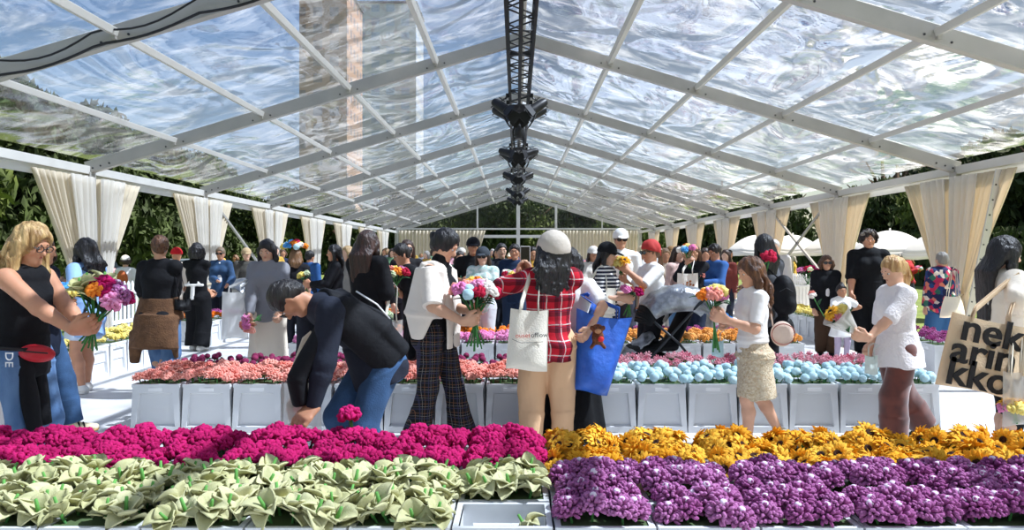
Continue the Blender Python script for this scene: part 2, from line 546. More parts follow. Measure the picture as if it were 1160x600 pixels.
# far gable: glazing above, curtain wall below
GY = 48.75
wall = empty('wall_far', (TX, GY, 0)); wall['kind'] = 'structure'
M_GLASS = bpy.data.materials.new('clear gable film'); M_GLASS.use_nodes = True
_n = M_GLASS.node_tree.nodes; _l = M_GLASS.node_tree.links; _n.clear()
_o = _n.new('ShaderNodeOutputMaterial'); _m = _n.new('ShaderNodeMixShader'); _t = _n.new('ShaderNodeBsdfTransparent'); _g = _n.new('ShaderNodeBsdfGlossy')
_t.inputs['Color'].default_value = (.9, .92, .93, 1); _g.inputs['Roughness'].default_value = .08; _m.inputs['Fac'].default_value = .05
_l.new(_t.outputs[0], _m.inputs[1]); _l.new(_g.outputs[0], _m.inputs[2]); _l.new(_m.outputs[0], _o.inputs[0])
HB = EAVE + .12
for (a, b) in ((-7.3, -2.55), (-2.45, -.12), (.12, 2.25), (2.4, 5.1), (5.2, 7.3)):
    za, zb = RIDGE - abs(a) * SL, RIDGE - abs(b) * SL
    m = MB(); vs = [(a, 0, HB), (b, 0, HB), (b, 0, max(HB + .02, zb)), (a, 0, max(HB + .02, za))]
    m.add(vs, [(0, 1, 2, 3)]).build('gable_pane', M_GLASS, wall)
m = MB().box((0, -.03, HB), (14.9, .12, .10)).build('tie_beam', M_ALUW, wall)
for x, w in ((-2.5, .1), (0, .22), (2.32, .14), (5.15, .06), (-7.4, .12), (7.4, .12)):
    zt = RIDGE - abs(x) * SL
    MB().box((x, 0, zt / 2), (w, .14, zt)).build('gable_post', M_ALUW, wall)
MB().box((0, -.04, HB - .46), (5.0, .1, .18)).build('door_header', M_ALUW, wall)
for (a, b, nm) in ((-7.3, -2.0, 'left'), (2.4, 7.3, 'right')):
    def fn(u, v, a=a, b=b):
        x = a + (b - a) * u
        inner = max(0, (abs(x) - 2.0) / 5.3)
        if abs(x) < 3.4:
            # the edge beside the opening is swept back
            k = v * .9
            edge = math.copysign(2.0 + k, x)
            x = edge + (x - math.copysign(2.0, x)) * (1.4 - k) / 1.4 if abs(x) >= 2.0 else edge
        return Vector((x, -.12 + .05 * math.sin(u * 150), HB - .1 - (HB - .12) * v))
    o = MB().sheet(fn, 260, 10, .004).build('curtain', M_CANVAS, smooth=True, loc=(TX, GY, 0))
    tag(o, 'long tan curtain across the far end wall on the %s of the doorway' % nm, 'curtain', 'end wall curtains')

# ------------------------------------------------------------ ridge truss with stage lights
TZ0, TZ1, TW = 4.62, 5.0, .38
tr = empty('lighting_truss', (TX - .05, 3, TZ0))
tag(tr, 'long black lattice lighting truss hung under the tent ridge', 'truss')
ch = MB()
for (x, z) in ((-TW / 2, TZ1 - TZ0), (TW / 2, TZ1 - TZ0), (-TW / 2, 0), (TW / 2, 0), (0, -.05)):
    ch.tube([(x, 0, z), (x, 43, z)], .026 if z >= 0 else .03, 8)
ch.build('chord', M_DARK, tr, smooth=True)
lc = MB()
n = 86
for k in range(n):
    y0 = 43 * k / n; y1 = 43 * (k + 1) / n
    s = 1 if k % 2 else -1
    for x in (-TW / 2, TW / 2):
        lc.tube([(x, y0, 0 if s > 0 else TZ1 - TZ0), (x, y1, TZ1 - TZ0 if s > 0 else 0)], .013, 5)
    lc.tube([(s * TW / 2, y0, 0), (-s * TW / 2, y1, 0)], .013, 5)
    lc.tube([(s * TW / 2, y0, TZ1 - TZ0), (-s * TW / 2, y1, TZ1 - TZ0)], .013, 5)
    if k % 4 == 0:
        lc.tube([(-TW / 2, y0, 0), (TW / 2, y0, 0)], .013, 5)
lc.build('lattice', M_DARK, tr, smooth=True)
for y in (5.75, 10.75, 15.75, 20.75, 25.75, 30.75, 35.75, 40.75):
    hg = MB(); hg.tube([(0, y, TZ1 - TZ0), (0, y, RIDGE - TZ0)], .02, 6)
    hg.box((0, y, TZ1 - TZ0), (.46, .08, .06)); hg.build('hanger', M_DARK, tr)
pass
M_LENS = mat('dark glass lens', '#20242a', .1)
def spotlight(y, s, tilt, lab):
    t = empty('stage_light', (TX - .05 + s * .23, y, TZ0 - .02))
    tag(t, lab, 'stage light', 'stage lights on the ridge truss')
    MB().tube([(0, 0, 0), (s * .05, 0, -.06)], .02, 6).box((0, 0, .01), (.07, .06, .08)).build('clamp', M_DARK, t)
    rot = Matrix.Rotation(s * tilt, 3, 'Y') @ Matrix.Rotation(R(-25), 3, 'X')
    c = Vector((s * .13, 0, -.2))
    m = MB(); vs0 = MB().lathe([(0, .2), (.07, .2), (.085, .16), (.1, .02), (.105, -.16), (.115, -.17), (.115, -.2), (.095, -.2), (.09, -.17), (0, -.17)], 20)
    m.add([c + rot @ Vector(v) for v in vs0.v], vs0.f); m.build('lamp_body', M_DARK, t, smooth=True, auto=R(40))
    y_ = MB()
    y_.tube([c + rot @ Vector((-.125, 0, 0)), c + rot @ Vector((-.125, 0, .17)), (s * .05, 0, -.05), c + rot @ Vector((.125, 0, .17)), c + rot @ Vector((.125, 0, 0))], .012, 6)
    y_.build('yoke', M_DARK, t, smooth=True)
    for q in range(4):
        rq = rot @ Matrix.Rotation(q * math.pi / 2, 3, 'Z')
        vs = [rq @ Vector((x, yy, zz)) + c for (x, yy, zz) in ((-.09, .115, -.2), (.09, .115, -.2), (.13, .2, -.36), (-.13, .2, -.36), (-.09, .119, -.2), (.09, .119, -.2), (.13, .204, -.36), (-.13, .204, -.36))]
        MB().add(vs, [(0, 1, 2, 3), (7, 6, 5, 4), (0, 4, 5, 1), (1, 5, 6, 2), (2, 6, 7, 3), (3, 7, 4, 0)]).build('barn_door', M_DARK, t)
    ls = MB(); vs0 = MB().lathe([(0, -.165), (.088, -.168)], 16)
    ls.add([c + rot @ Vector(v) for v in vs0.v], vs0.f).build('lens', M_LENS, t)
for i, y in enumerate((15.4, 16.1, 22.2, 23.0, 28.6, 29.2, 35.5, 41.0)):
    for s in (-1, 1):
        spotlight(y, s, R(52 + 9 * (i % 3)), 'black stage light on the %s flank of the truss, %s from the near end' % ('left' if s < 0 else 'right', ORD[i]))
# motor and cable loop under the truss
hm = MB(); hm.lathe([(0, .16), (.09, .16), (.11, .1), (.11, -.1), (.08, -.17), (0, -.17)], 16)
o = hm.build('chain_hoist', M_DARK, smooth=True, loc=(TX - .05, 18.2, TZ0 - .26))
MB().tube([(0, 0, .16), (0, 0, .24)], .02, 6).build('hook', M_DARK, o)
MB().tube([(-.08, 0, .2), (-.14, 0, 0), (-.1, 0, -.4), (0, .1, -.5), (.1, 0, -.35), (.12, 0, .2)], .02, 6).build('loose_cable', M_DARK, o, smooth=True)
tag(o, 'black chain hoist with looped cable hanging under the ridge truss', 'hoist')
# power cable along the near left rafter
for j, (dz, lab) in enumerate(((-.02, 'thicker black cable clipped along the near left roof beam'), (.10, 'thinner black cable sagging above the near left roof beam'))):
    pts = []
    for k in range(40):
        t = -.05 + k / 39 * .75
        p = roofpt(-1, t, 8.62 - .04 * j, -.10 + dz)
        p.z += -.06 * abs(math.sin(k * .42)) * (1 + j) + (.10 * max(0, t - .28) if j == 0 else .03 + .10 * max(0, t - .28))
        pts.append(p)
    o = MB().tube(pts, .016 - .004 * j, 6).build('power_cable', M_DARK, smooth=True)
    tag(o, lab, 'cable', 'power cables on the near roof beam')
# ------------------------------------------------------------ beyond the tent
M_LEAF = mat('dark tree leaves', '#1f2d12', .8, vscale=.9, hex2='#3f5020', trans=.2)
M_LEAF2 = mat('olive tree leaves', '#35451b', .8, vscale=.9, hex2='#5f6e2c', trans=.2)
M_BARK = mat('brown bark', '#4a3a2c', .95, var=.3, bump=.8, bscale=12)
def crown_mesh(seed, w, h, n, m):
    r = random.Random(seed); b = MB()
    cl = [(r.uniform(-w, w) * .6, r.uniform(-w, w) * .6, h * r.uniform(.3, .9), r.uniform(.34, .6) * w) for _ in range(11)] + [(0, 0, h * .55, w * .8)]
    for i in range(n):
        cx, cy, cz, cr = cl[r.randrange(len(cl))]
        th = r.random() * 6.283; z = r.uniform(-1, 1); q = math.sqrt(1 - z * z); rad = cr * r.uniform(.72, 1.02)
        p = Vector((cx + rad * q * math.cos(th), cy + rad * q * math.sin(th), cz + rad * z * .85))
        s = r.uniform(.16, .34)
        rot = Euler((r.random() * 6, r.random() * 6, r.random() * 6)).to_matrix()
        b.add([p + rot @ Vector(v) * s for v in ((-1, 0, .12), (0, -.45, 0), (1, 0, .12), (0, .45, 0))], [(0, 1, 2, 3)])
    return b.mesh('crown', m, False)
def trunk_mesh(h):
    b = MB()
    b.tube([(0, 0, 0), (.03, .02, h * .3), (-.05, 0, h * .6), (.05, .05, h * .9)], [.34, .24, .2, .08], 10)
    for a in range(5):
        b.tube([(0, 0, h * (.35 + .08 * a)), (math.cos(a * 2.4) * 1.2, math.sin(a * 2.4) * 1.2, h * (.6 + .06 * a)), (math.cos(a * 2.4) * 2.1, math.sin(a * 2.4) * 2.1, h * (.72 + .05 * a))], [.14, .09, .03], 7)
    return b.mesh('trunk', M_BARK)
CROWNS = [crown_mesh(1, 3.6, 9.5, 9000, M_LEAF), crown_mesh(2, 3.3, 8.5, 8000, M_LEAF2), crown_mesh(3, 3.8, 9.5, 9000, M_LEAF)]
TRUNK = trunk_mesh(8)
def tree(x, y, k, sc, rz, label, group, dz=0.0):
    t = empty('tree', (x, y, -.11), rz)
    t.scale = (sc, sc, sc)
    put(CROWNS[k], 'crown', t, (0, 0, dz)); put(TRUNK, 'trunk', t)
    tag(t, label, 'tree', group)
r = random.Random(11)
for i in range(9):
    tree(-17.5 - r.random() * 3 - i * .9, 17 + i * 5.6 + r.random() * 2, i % 3, 1.0 + r.random() * .25, r.random() * 6, 'dense dark green tree in the front row across the left lawn', 'front row of trees on the left lawn', -1.2)
for i in range(8):
    tree(-27 - r.random() * 5 - i * 1.2, 14 + i * 8 + r.random() * 3, (i + 1) % 3, 1.15 + r.random() * .2, r.random() * 6, 'tall dark tree in the back row behind the left lawn', 'back row of trees behind the left lawn', -2.6)
for i in range(9):
    tree(24 + r.random() * 4 + i * .5, 15 + i * 6 + r.random() * 2, (i + 2) % 3, 1.1 + r.random() * .2, r.random() * 6, 'dark shaded tree beyond the white parasols on the right', 'trees beyond the parasols on the right', -2.4)
for i in range(9):
    tree(-21 + i * 3.7 + r.random(), 66 + r.random() * 6, (1, 0, 1, 2)[i % 4], .92 + r.random() * .18, r.random() * 6, 'green leafy tree seen through the far gable film', 'trees behind the far gable', -2.2)
for i in range(10):
    tree(-30 + i * 6.5 + r.random() * 2, 84 + r.random() * 6, (0, 2)[i % 2], 1.2 + r.random() * .2, r.random() * 6, 'tall dark tree far behind the far gable', 'far trees behind the gable', -3)

def facade_mat(name, wall, glass, sx, sz, bx=.55):
    """wall with a regular grid of windows set by object coordinates"""
    m = bpy.data.materials.new(name); m.use_nodes = True
    nt = m.node_tree; b = nt.nodes['Principled BSDF']
    tc = nt.nodes.new('ShaderNodeTexCoord'); sp = nt.nodes.new('ShaderNodeSeparateXYZ')
    nt.links.new(tc.outputs['Object'], sp.inputs[0])
    def fr(sock, s, k):
        a = nt.nodes.new('ShaderNodeMath'); a.operation = 'MULTIPLY'; a.inputs[1].default_value = s
        f = nt.nodes.new('ShaderNodeMath'); f.operation = 'FRACT'
        l = nt.nodes.new('ShaderNodeMath'); l.operation = 'LESS_THAN'; l.inputs[1].default_value = k
        nt.links.new(sock, a.inputs[0]); nt.links.new(a.outputs[0], f.inputs[0]); nt.links.new(f.outputs[0], l.inputs[0])
        return l.outputs[0]
    ad = nt.nodes.new('ShaderNodeMath'); ad.operation = 'ADD'
    nt.links.new(sp.outputs['X'], ad.inputs[0]); nt.links.new(sp.outputs['Y'], ad.inputs[1])
    mu = nt.nodes.new('ShaderNodeMath'); mu.operation = 'MULTIPLY'
    nt.links.new(fr(ad.outputs[0], sx, bx), mu.inputs[0]); nt.links.new(fr(sp.outputs['Z'], sz, .55), mu.inputs[1])
    mx = nt.nodes.new('ShaderNodeMix'); mx.data_type = 'RGBA'; mx.inputs['A'].default_value = srgb(wall); mx.inputs['B'].default_value = srgb(glass)
    nt.links.new(mu.outputs[0], mx.inputs['Factor']); nt.links.new(mx.outputs['Result'], b.inputs['Base Color'])
    b.inputs['Roughness'].default_value = .6
    return m
def building(name, x0, x1, y0, y1, h, wm, lab, roof='#55504c'):
    t = empty(name, ((x0 + x1) / 2, (y0 + y1) / 2, -.11))
    w, d = x1 - x0, y1 - y0
    MB().box((0, 0, h / 2), (w, d, h)).build('wall', wm, t)
    MB().box((0, 0, h + .25), (w + .6, d + .6, .5)).build('roof', mat('roof ' + roof, roof, .8), t)
    MB().box((w * .2, 0, h + 1.4), (w * .3, d * .3, 1.8)).build('plant_room', mat('roof ' + roof, roof, .8), t)
    tag(t, lab, 'building')
building('apartment_tower', -41, -32, 150, 165, 52, facade_mat('tan tower front', '#c79a78', '#937c70', .32, .32), 'tall tan apartment tower showing blurred through the left roof film')
building('office_block', 9, 27, 104, 120, 9.5, facade_mat('dark office front', '#4b4d52', '#22262c', .8, .28, .8), 'dark grey ribbed office block behind the right half of the far gable')
building('glass_tower', -39, -24, 190, 205, 62, facade_mat('pale glass front', '#cfc9c0', '#aab4c2', .28, .3), 'pale tower right of the tan tower, seen through the left roof film')
building('brick_house', -38, -30, 46, 56, 5.0, facade_mat('orange brick front', '#a8583a', '#3a3434', .4, .33, .4), 'low orange brick house beyond the left lawn')
building('shaded_hall', 34, 46, 24, 70, 9.0, facade_mat('dark hall front', '#2c2e31', '#15181b', .3, .3, .6), 'dark building behind the trees and parasols on the right')
bd = MB(); 
for i in range(13):
    a = i
    bd.box((-30 + i * .02, 8 + i * 7, 0.9), (2.2, 7.1, 1.8))
# a clipped hedge closes the left lawn
def hedge(x, y0, y1, h, w, lab, seed):
    r = random.Random(seed); b = MB()
    for i in range(int((y1 - y0) * 160)):
        s = r.uniform(.1, .2); f = r.random()
        p = Vector((x + r.choice((-1, 1)) * w / 2 * r.uniform(.8, 1.05) if f < .7 else x + r.uniform(-w, w) / 2, r.uniform(y0, y1), r.uniform(0, h) if f < .7 else h * r.uniform(.93, 1.06)))
        rot = Euler((r.random() * 6, r.random() * 6, r.random() * 6)).to_matrix()
        b.add([p + rot @ Vector(v) * s for v in ((-1, 0, .12), (0, -.5, 0), (1, 0, .12), (0, .5, 0))], [(0, 1, 2, 3)])
    b.box((x, (y0 + y1) / 2, h * .45 - .1), (w * .8, y1 - y0, h * .9))
    o = b.build('hedge', M_LEAF)
    tag(o, lab, 'hedge')
hedge(-25, 10, 75, 2.6, 1.4, 'long dark hedge along the back of the left lawn', 3)
hedge(22, 14, 80, 2.6, 1.4, 'long dark hedge behind the parasols on the right', 4)

# parasols on the right
M_PAR = cloth_mat('white parasol cloth', '#f1f1f2', 0, .3)
M_POLE = mat('pale pole', '#cfcfcf', .5)
def parasol(x, y, z, rad, lab):
    t = empty('parasol', (x, y, -.11))
    b = MB(); n = 8
    def fn(u, v):
        a = u * 2 * math.pi; q = (a / (2 * math.pi / n)) % 1
        rr = rad * v * (1 - .05 * math.sin(math.pi * q) * v)
        return Vector((rr * math.cos(a), rr * math.sin(a), z - .55 * rad * (v ** 1.9) * .95 - .03 * math.sin(math.pi * q) * v))
    b.sheet(fn, 64, 10, .006).build('canopy', M_PAR, t, smooth=True)
    def fv(u, v):
        a = u * 2 * math.pi; q = (a / (2 * math.pi / n)) % 1
        rr = rad * (1 - .05 * math.sin(math.pi * q))
        return Vector((rr * math.cos(a), rr * math.sin(a), z - .55 * rad * .95 - .03 * math.sin(math.pi * q) - .14 * v))
    MB().sheet(fv, 64, 1, .006).build('valance', M_PAR, t, smooth=True)
    MB().tube([(0, 0, .05), (0, 0, z + .06)], .024, 8).build('pole', M_POLE, t, smooth=True)
    MB().lathe([(0, .09), (.05, .09), (.06, .05), (.26, .05), (.28, 0)], 16).build('base', M_POLE, t, smooth=True)
    for k in range(n):
        a = 2 * math.pi * k / n
        MB().tube([(0, 0, z - .06), (rad * math.cos(a) * .97, rad * math.sin(a) * .97, z - .55 * rad * .93)], .008, 5).build('rib', M_POLE, t)
    tag(t, lab, 'parasol', 'white parasols beyond the right side')
for (px, py, Y, rad, lab) in ((858, 266, 27, 1.05, 'white parasol standing behind the braced bay on the right'),
                              (898, 266, 25, .95, 'white parasol just left of a post, beside the pale flower stand'),
                              (945, 265, 24, .95, 'white parasol half covered by the curtain next to the woman in black'),
                              (1008, 261, 21, 1.05, 'white parasol right behind the head of the woman in the black tee'),
                              (1068, 262, 20, 1.05, 'white parasol half hidden by the nearest right curtain')):
    p = at(px, py, Y); parasol(p.x, p.y, p.z + .11, rad, lab)

# white picket fence closing the tent sides
M_PICKET = mat('white painted wood', '#efefee', .5)
def fence(x, y0, y1, lab):
    t = empty('picket_fence', (x, y0, 0)); n = int((y1 - y0) / .16)
    for z in (.25, .8):
        MB().box((.02, (y1 - y0) / 2, z), (.03, y1 - y0, .07)).build('rail', M_PICKET, t)
    for k in range(n):
        yy = (k + .5) * (y1 - y0) / n
        m = MB(); w = .045
        m.add([(0, yy - w, 0), (0, yy + w, 0), (0, yy + w, .95), (0, yy, 1.02), (0, yy - w, .95), (-.02, yy - w, 0), (-.02, yy + w, 0), (-.02, yy + w, .95), (-.02, yy, 1.02), (-.02, yy - w, .95)],
              [(0, 1, 2, 3, 4), (9, 8, 7, 6, 5), (0, 5, 6, 1), (1, 6, 7, 2), (2, 7, 8, 3), (3, 8, 9, 4), (4, 9, 5, 0)])
        m.build('picket', M_PICKET, t)
    tag(t, lab, 'fence', 'white picket fences along the sides')
for i in range(4, 6):
    fence(TX - HW - .18, FRAMES[i + 1] + .25 - 5, FRAMES[i + 1] - .25, 'white picket fence in the %s bay of the left side' % ORD[i - 3])
for i in range(5, 6):
    fence(TX + HW + .18, FRAMES[i + 1] + .25 - 5, FRAMES[i + 1] - .25, 'white picket fence in the %s bay of the right side' % ORD[i - 3])

# cars parked past the left lawn
def car(x, y, rz, hexc, lab):
    t = empty('car', (x, y, -.11), rz)
    prof = [(-2.1, .35), (-2.15, .75), (-1.9, .92), (-1.2, .98), (-.6, 1.42), (.7, 1.46), (1.35, 1.05), (2.0, .95), (2.15, .7), (2.1, .35)]
    def sec(sc, yy, top=False): return [(px_ , yy * (1 if pz < 1.0 else .82), pz) for px_, pz in prof]
    m = MB(); A = sec(1, -.85); B = sec(1, .85); n = len(prof)
    m.add(A + B, [tuple(range(n - 1, -1, -1)), tuple(range(n, 2 * n))] + [(i, (i + 1) % n, n + (i + 1) % n, n + i) for i in range(n)])
    m.build('car_body', mat('car paint ' + hexc, hexc, .3), t, bevel=.06)
    for s in (-1, 1):
        g = MB(); g.add([(-1.0, s * .79, 1.02), (1.15, s * .79, 1.06), (.62, s * .715, 1.38), (-.55, s * .715, 1.36)], [(0, 1, 2, 3)]); g.build('side_window', M_LENS, t)
        for xx in (-1.35, 1.35):
            w = MB(); w.tube([(xx, s * .66, .33), (xx, s * .88, .33)], .33, 18); w.build('wheel', mat('tyre', '#161616', .8), t, smooth=True, auto=R(40))
    tag(t, lab, 'car', 'cars beyond the left lawn')
car(-20.5, 38.5, 1.5, '#2a2d33', 'dark car parked under the trees beside the brick house')
car(-22.5, 30, 1.4, '#30343c', 'dark car parked under the trees nearest the left curtain')
car(-20.5, 47.5, 1.45, '#5f6a74', 'grey car parked farthest along the left lawn')
# ------------------------------------------------------------ flowers
def fmat(name, hexa, hexb, rough=.85, tr=.12):
    """felt or yarn petals, tinted flower by flower"""
    if name in MATS: return MATS[name]
    m = bpy.data.materials.new(name); m.use_nodes = True
    nt = m.node_tree; b = nt.nodes['Principled BSDF']
    oi = nt.nodes.new('ShaderNodeObjectInfo'); rp = nt.nodes.new('ShaderNodeValToRGB')
    rp.color_ramp.elements[0].color = srgb(hexa); rp.color_ramp.elements[1].color = srgb(hexb)
    tc = nt.nodes.new('ShaderNodeTexCoord'); n = nt.nodes.new('ShaderNodeTexNoise'); n.inputs['Scale'].default_value = 40
    nt.links.new(tc.outputs['Object'], n.inputs['Vector'])
    ad = nt.nodes.new('ShaderNodeMath'); ad.operation = 'MULTIPLY_ADD'; ad.inputs[1].default_value = .7
    sb = nt.nodes.new('ShaderNodeMath'); sb.operation = 'MULTIPLY_ADD'; sb.inputs[1].default_value = .8; sb.inputs[2].default_value = -.25
    nt.links.new(oi.outputs['Random'], ad.inputs[0]); nt.links.new(n.outputs['Fac'], sb.inputs[0]); nt.links.new(sb.outputs[0], ad.inputs[2])
    nt.links.new(ad.outputs[0], rp.inputs['Fac']); nt.links.new(rp.outputs['Color'], b.inputs['Base Color'])
    b.inputs['Roughness'].default_value = rough; b.inputs['Specular IOR Level'].default_value = .2
    n2 = nt.nodes.new('ShaderNodeTexNoise'); n2.inputs['Scale'].default_value = 260
    nt.links.new(tc.outputs['Object'], n2.inputs['Vector'])
    bp = nt.nodes.new('ShaderNodeBump'); bp.inputs['Strength'].default_value = .5; bp.inputs['Distance'].default_value = .004
    nt.links.new(n2.outputs['Fac'], bp.inputs['Height']); nt.links.new(bp.outputs['Normal'], b.inputs['Normal'])
    t = nt.nodes.new('ShaderNodeBsdfTranslucent'); nt.links.new(rp.outputs['Color'], t.inputs['Color'])
    ms = nt.nodes.new('ShaderNodeMixShader'); ms.inputs['Fac'].default_value = tr
    nt.links.new(b.outputs['BSDF'], ms.inputs[1]); nt.links.new(t.outputs['BSDF'], ms.inputs[2])
    nt.links.new(ms.outputs['Shader'], nt.nodes['Material Output'].inputs['Surface'])
    MATS[name] = m
    return m
M_STEM = mat('green felt stem', '#3d7a3a', .85, var=.2, vscale=30)
M_STEMD = mat('dark green felt leaf', '#2c5631', .85, var=.25, vscale=30)

def fib(n, i, zmin=-.25):
    z = 1 - (1 - zmin) * (i + .5) / n
    a = i * 2.399963
    q = math.sqrt(max(0, 1 - z * z))
    return Vector((q * math.cos(a), q * math.sin(a), z))

def ruffle_head(seed, rad, n, lobe, m, zs=.75):
    """yarn pompon head made of many short looped petals"""
    r = random.Random(seed); b = MB()
    b.ball((0, 0, 0), (rad * .62, rad * .62, rad * .5), 1)
    for i in range(n):
        d = fib(n, i, -.45) + Vector((r.uniform(-.2, .2), r.uniform(-.2, .2), r.uniform(-.2, .2)))
        d.normalize()
        q = d.to_track_quat('Z', 'Y').to_matrix() @ Matrix.Rotation(r.random() * 6, 3, 'Z')
        c = Vector((d.x, d.y, d.z * zs)) * rad * r.uniform(.62, .86)
        L = lobe * r.uniform(.8, 1.25)
        b.ball(c, (L, L * .5, L * .8), 1, rot=q)
    return b.mesh('head', m)
def curl_head(seed, rad, n, m, zs=.8):
    """head of curled strips: short bent tubes standing out all round"""
    r = random.Random(seed); b = MB()
    b.ball((0, 0, 0), (rad * .6, rad * .6, rad * .5), 1)
    for i in range(n):
        d = fib(n, i, -.2) + Vector((r.uniform(-.15, .15), r.uniform(-.15, .15), r.uniform(-.15, .15))); d.normalize()
        q = d.orthogonal().normalized(); q = Matrix.Rotation(r.random() * 6, 3, d) @ q
        e = Vector((1, 1, zs))
        pts = [Vector(d * rad * f) * 1.0 + q * rad * k for f, k in ((.45, 0), (.75, .05), (.97, .13), (1.0, .24))]
        pts = [Vector((p.x, p.y, p.z * zs)) for p in pts]
        b.tube(pts, [rad * .085, rad * .12, rad * .115, rad * .06], 6)
    return b.mesh('head', m)
def petal_sheet(b, L, W, ang, lift, cup, droop, th, base_r=.01, z0=0, nu=4, nv=6, pw=.75, mi=0):
    ca, sa = math.cos(ang), math.sin(ang)
    def fn(u, v):
        x = (u - .5) * 2
        w = W * (math.sin(math.pi * min(1, (v * .93 + .07)) ** pw)) ** .8 * .5
        t = lift - droop * v
        rr = base_r + L * v * math.cos(t); z = z0 + L * v * math.sin(t) + cup * (x * x) * w * 1.2
        lx = x * w
        return Vector((rr * ca - lx * sa, rr * sa + lx * ca, z))
    b.sheet(fn, nu, nv, th, mi)

def mk_sunflower(seed, m):
    r = random.Random(seed); b = MB()
    for ring, (n, L, W, lift) in enumerate(((17, .070, .026, .2), (15, .058, .024, .6), (12, .040, .02, 1.05))):
        for k in range(n):
            petal_sheet(b, L * r.uniform(.85, 1.12), W, 2 * math.pi * (k + .5 * ring) / n + r.uniform(-.1, .1), lift + r.uniform(-.15, .3), .25, .5 + r.uniform(-.3, .4), .003, .016, .002 * ring, 2, 4, .8)
    return b.mesh('petals', m)
def mk_disc(rad):
    b = MB(); b.lathe([(0, .016), (rad * .35, .017), (rad * .45, .021), (rad * .8, .019), (rad, .010), (rad * .9, -.004), (0, -.006)], 16)
    return b
def mk_lily(seed, m):
    r = random.Random(seed); b = MB(); n = 8
    for k in range(n):
        petal_sheet(b, .084 * r.uniform(.8, 1.2), .085 * r.uniform(.85, 1.15), 2 * math.pi * k / n * 1.375 + r.uniform(-.3, .3), r.uniform(.2, 1.35), r.uniform(.25, .6), r.uniform(.1, 1.1), .006, .006, .004 * k - .012, 5, 6, .62)
    return b.mesh('petals', m)
def stem_mesh(h, rad=.006):
    return MB().tube([(0, 0, -h), (.004, 0, -h * .5), (0, 0, 0)], rad, 6).mesh('stem', M_STEM)
def pom_mesh(seed, rad, m):
    r = random.Random(seed)
    ph = [r.random() * 6 for _ in range(6)]
    def fn(v): return 1 + .05 * (math.sin(v.x * 17 + ph[0]) * math.sin(v.y * 19 + ph[1]) + math.sin(v.z * 18 + ph[2]) * math.sin(v.x * 13 + ph[3]))
    return MB().ball((0, 0, 0), (rad, rad, rad * .95), 3, fn=fn).mesh('pompom', m)

M_DISC = mat('brown felt disc', '#4a2413', .95, vscale=120, hex2='#2a140b', bump=.8, bscale=220)
M_TIP = mat('white felt centre', '#efe9e6', .9)
SPIKE = MB().tube([(0, 0, -.02), (.002, .003, .03), (.006, .01, .075)], [.007, .008, .006], 7).mesh('spike', mat('bright green spike', '#5d9a45', .8))
ST = stem_mesh(.13); STS = stem_mesh(.10, .005)

class Kind:
    def __init__(s, name, meshes, parts, hgt, sc=(.92, 1.1), tilt=.35, partname='head'):
        s.name, s.meshes, s.parts, s.hgt, s.sc, s.tilt = name, meshes, parts, hgt, sc, tilt
KINDS = {}
def kind(key, name, meshes, parts=(), hgt=.04, sc=(.92, 1.1), tilt=.35):
    KINDS[key] = Kind(name, meshes, parts, hgt, sc, tilt)
STEM = ('stem', ST, (0, 0, -.005)); STEMS = ('stem', STS, (0, 0, 0))
def rset(key, a, b_, rad, n, lobe, zs=.75, cnt=3):
    m = fmat(key + ' yarn', a, b_); return [ruffle_head(i * 7 + len(key), rad, n, lobe, m, zs) for i in range(cnt)]
kind('magenta', 'magenta_carnation', rset('magenta', '#a00d4f', '#c81f6b', .058, 46, .021, .8), (STEM,), .055)
kind('coral', 'coral_carnation', [curl_head(3 + i, .052, 40, fmat('coral yarn', '#f18c7e', '#f9b8a6'), .8) for i in range(2)] + rset('coral', '#f18c7e', '#f9b8a6', .05, 34, .02, .8, 1), (STEMS,), .045)
kind('purple', 'purple_chrysanthemum', [curl_head(13 + i, .066, 74, fmat('purple yarn', '#95457f', '#c37fb1'), .85) for i in range(3)], (STEM, ('centre_puff', MB().ball((0, 0, .048), (.016, .016, .013), 2).mesh('centre_puff', mat('pale lilac puff', '#e3d3e0', .9)), (0, 0, 0))), .06)
M_SUN = fmat('sunflower felt', '#fdb420', '#ffd250', .8, .3)
kind('sunflower', 'sunflower', [mk_sunflower(i, M_SUN) for i in range(4)], (STEM, ('seed_disc', mk_disc(.024).mesh('seed_disc', M_DISC), (0, 0, 0))), .075, (.85, 1.12), 1.15)
M_LIL = fmat('pale green felt', '#bcb983', '#d8d4a8', .9, .18)
kind('lily', 'pale_green_felt_lily', [mk_lily(i, M_LIL) for i in range(5)], (('stem', ST, (0, 0, 0)), ('spike', SPIKE, (0, 0, 0))), .055, (.9, 1.15), .5)
kind('skyblue', 'light_blue_pompom', [pom_mesh(i, .039, fmat('sky blue yarn', '#b3d7e1', '#d3ebef', .9)) for i in range(2)], (STEMS,), .05, (.85, 1.1))
kind('plum', 'plum_scabiosa', [pom_mesh(5 + i, .032, fmat('plum yarn', '#6e1c40', '#9b3a60')) for i in range(2)], (STEM, ('leaf', (lambda b: [petal_sheet(b, .07, .03, a, .5, .2, .5, .003, .005, -.03) for a in (0.3, 2.4, 4.5)] and b)(MB()).mesh('leaf', M_STEMD), (0, 0, 0))), .05, (.85, 1.15))
kind('pinkwhite', 'small_pink_tulip', [curl_head(30 + i, .036, 18, fmat('pink white yarn', '#d9607f', '#f4c9cf'), 1.1) for i in range(2)], (STEMS,), .05)
kind('pink', 'pink_carnation', rset('pink', '#e272ae', '#f3a9cd', .05, 26, .022, .8, 2), (STEMS,), .045)
kind('orange', 'orange_marigold', rset('orange', '#ea6a12', '#f79a3a', .05, 22, .022, .8, 2), (STEMS,), .05)
kind('peach', 'peach_ranunculus', rset('peach', '#ee9a3c', '#f8bd74', .045, 22, .02, .85, 2), (STEMS,), .045)
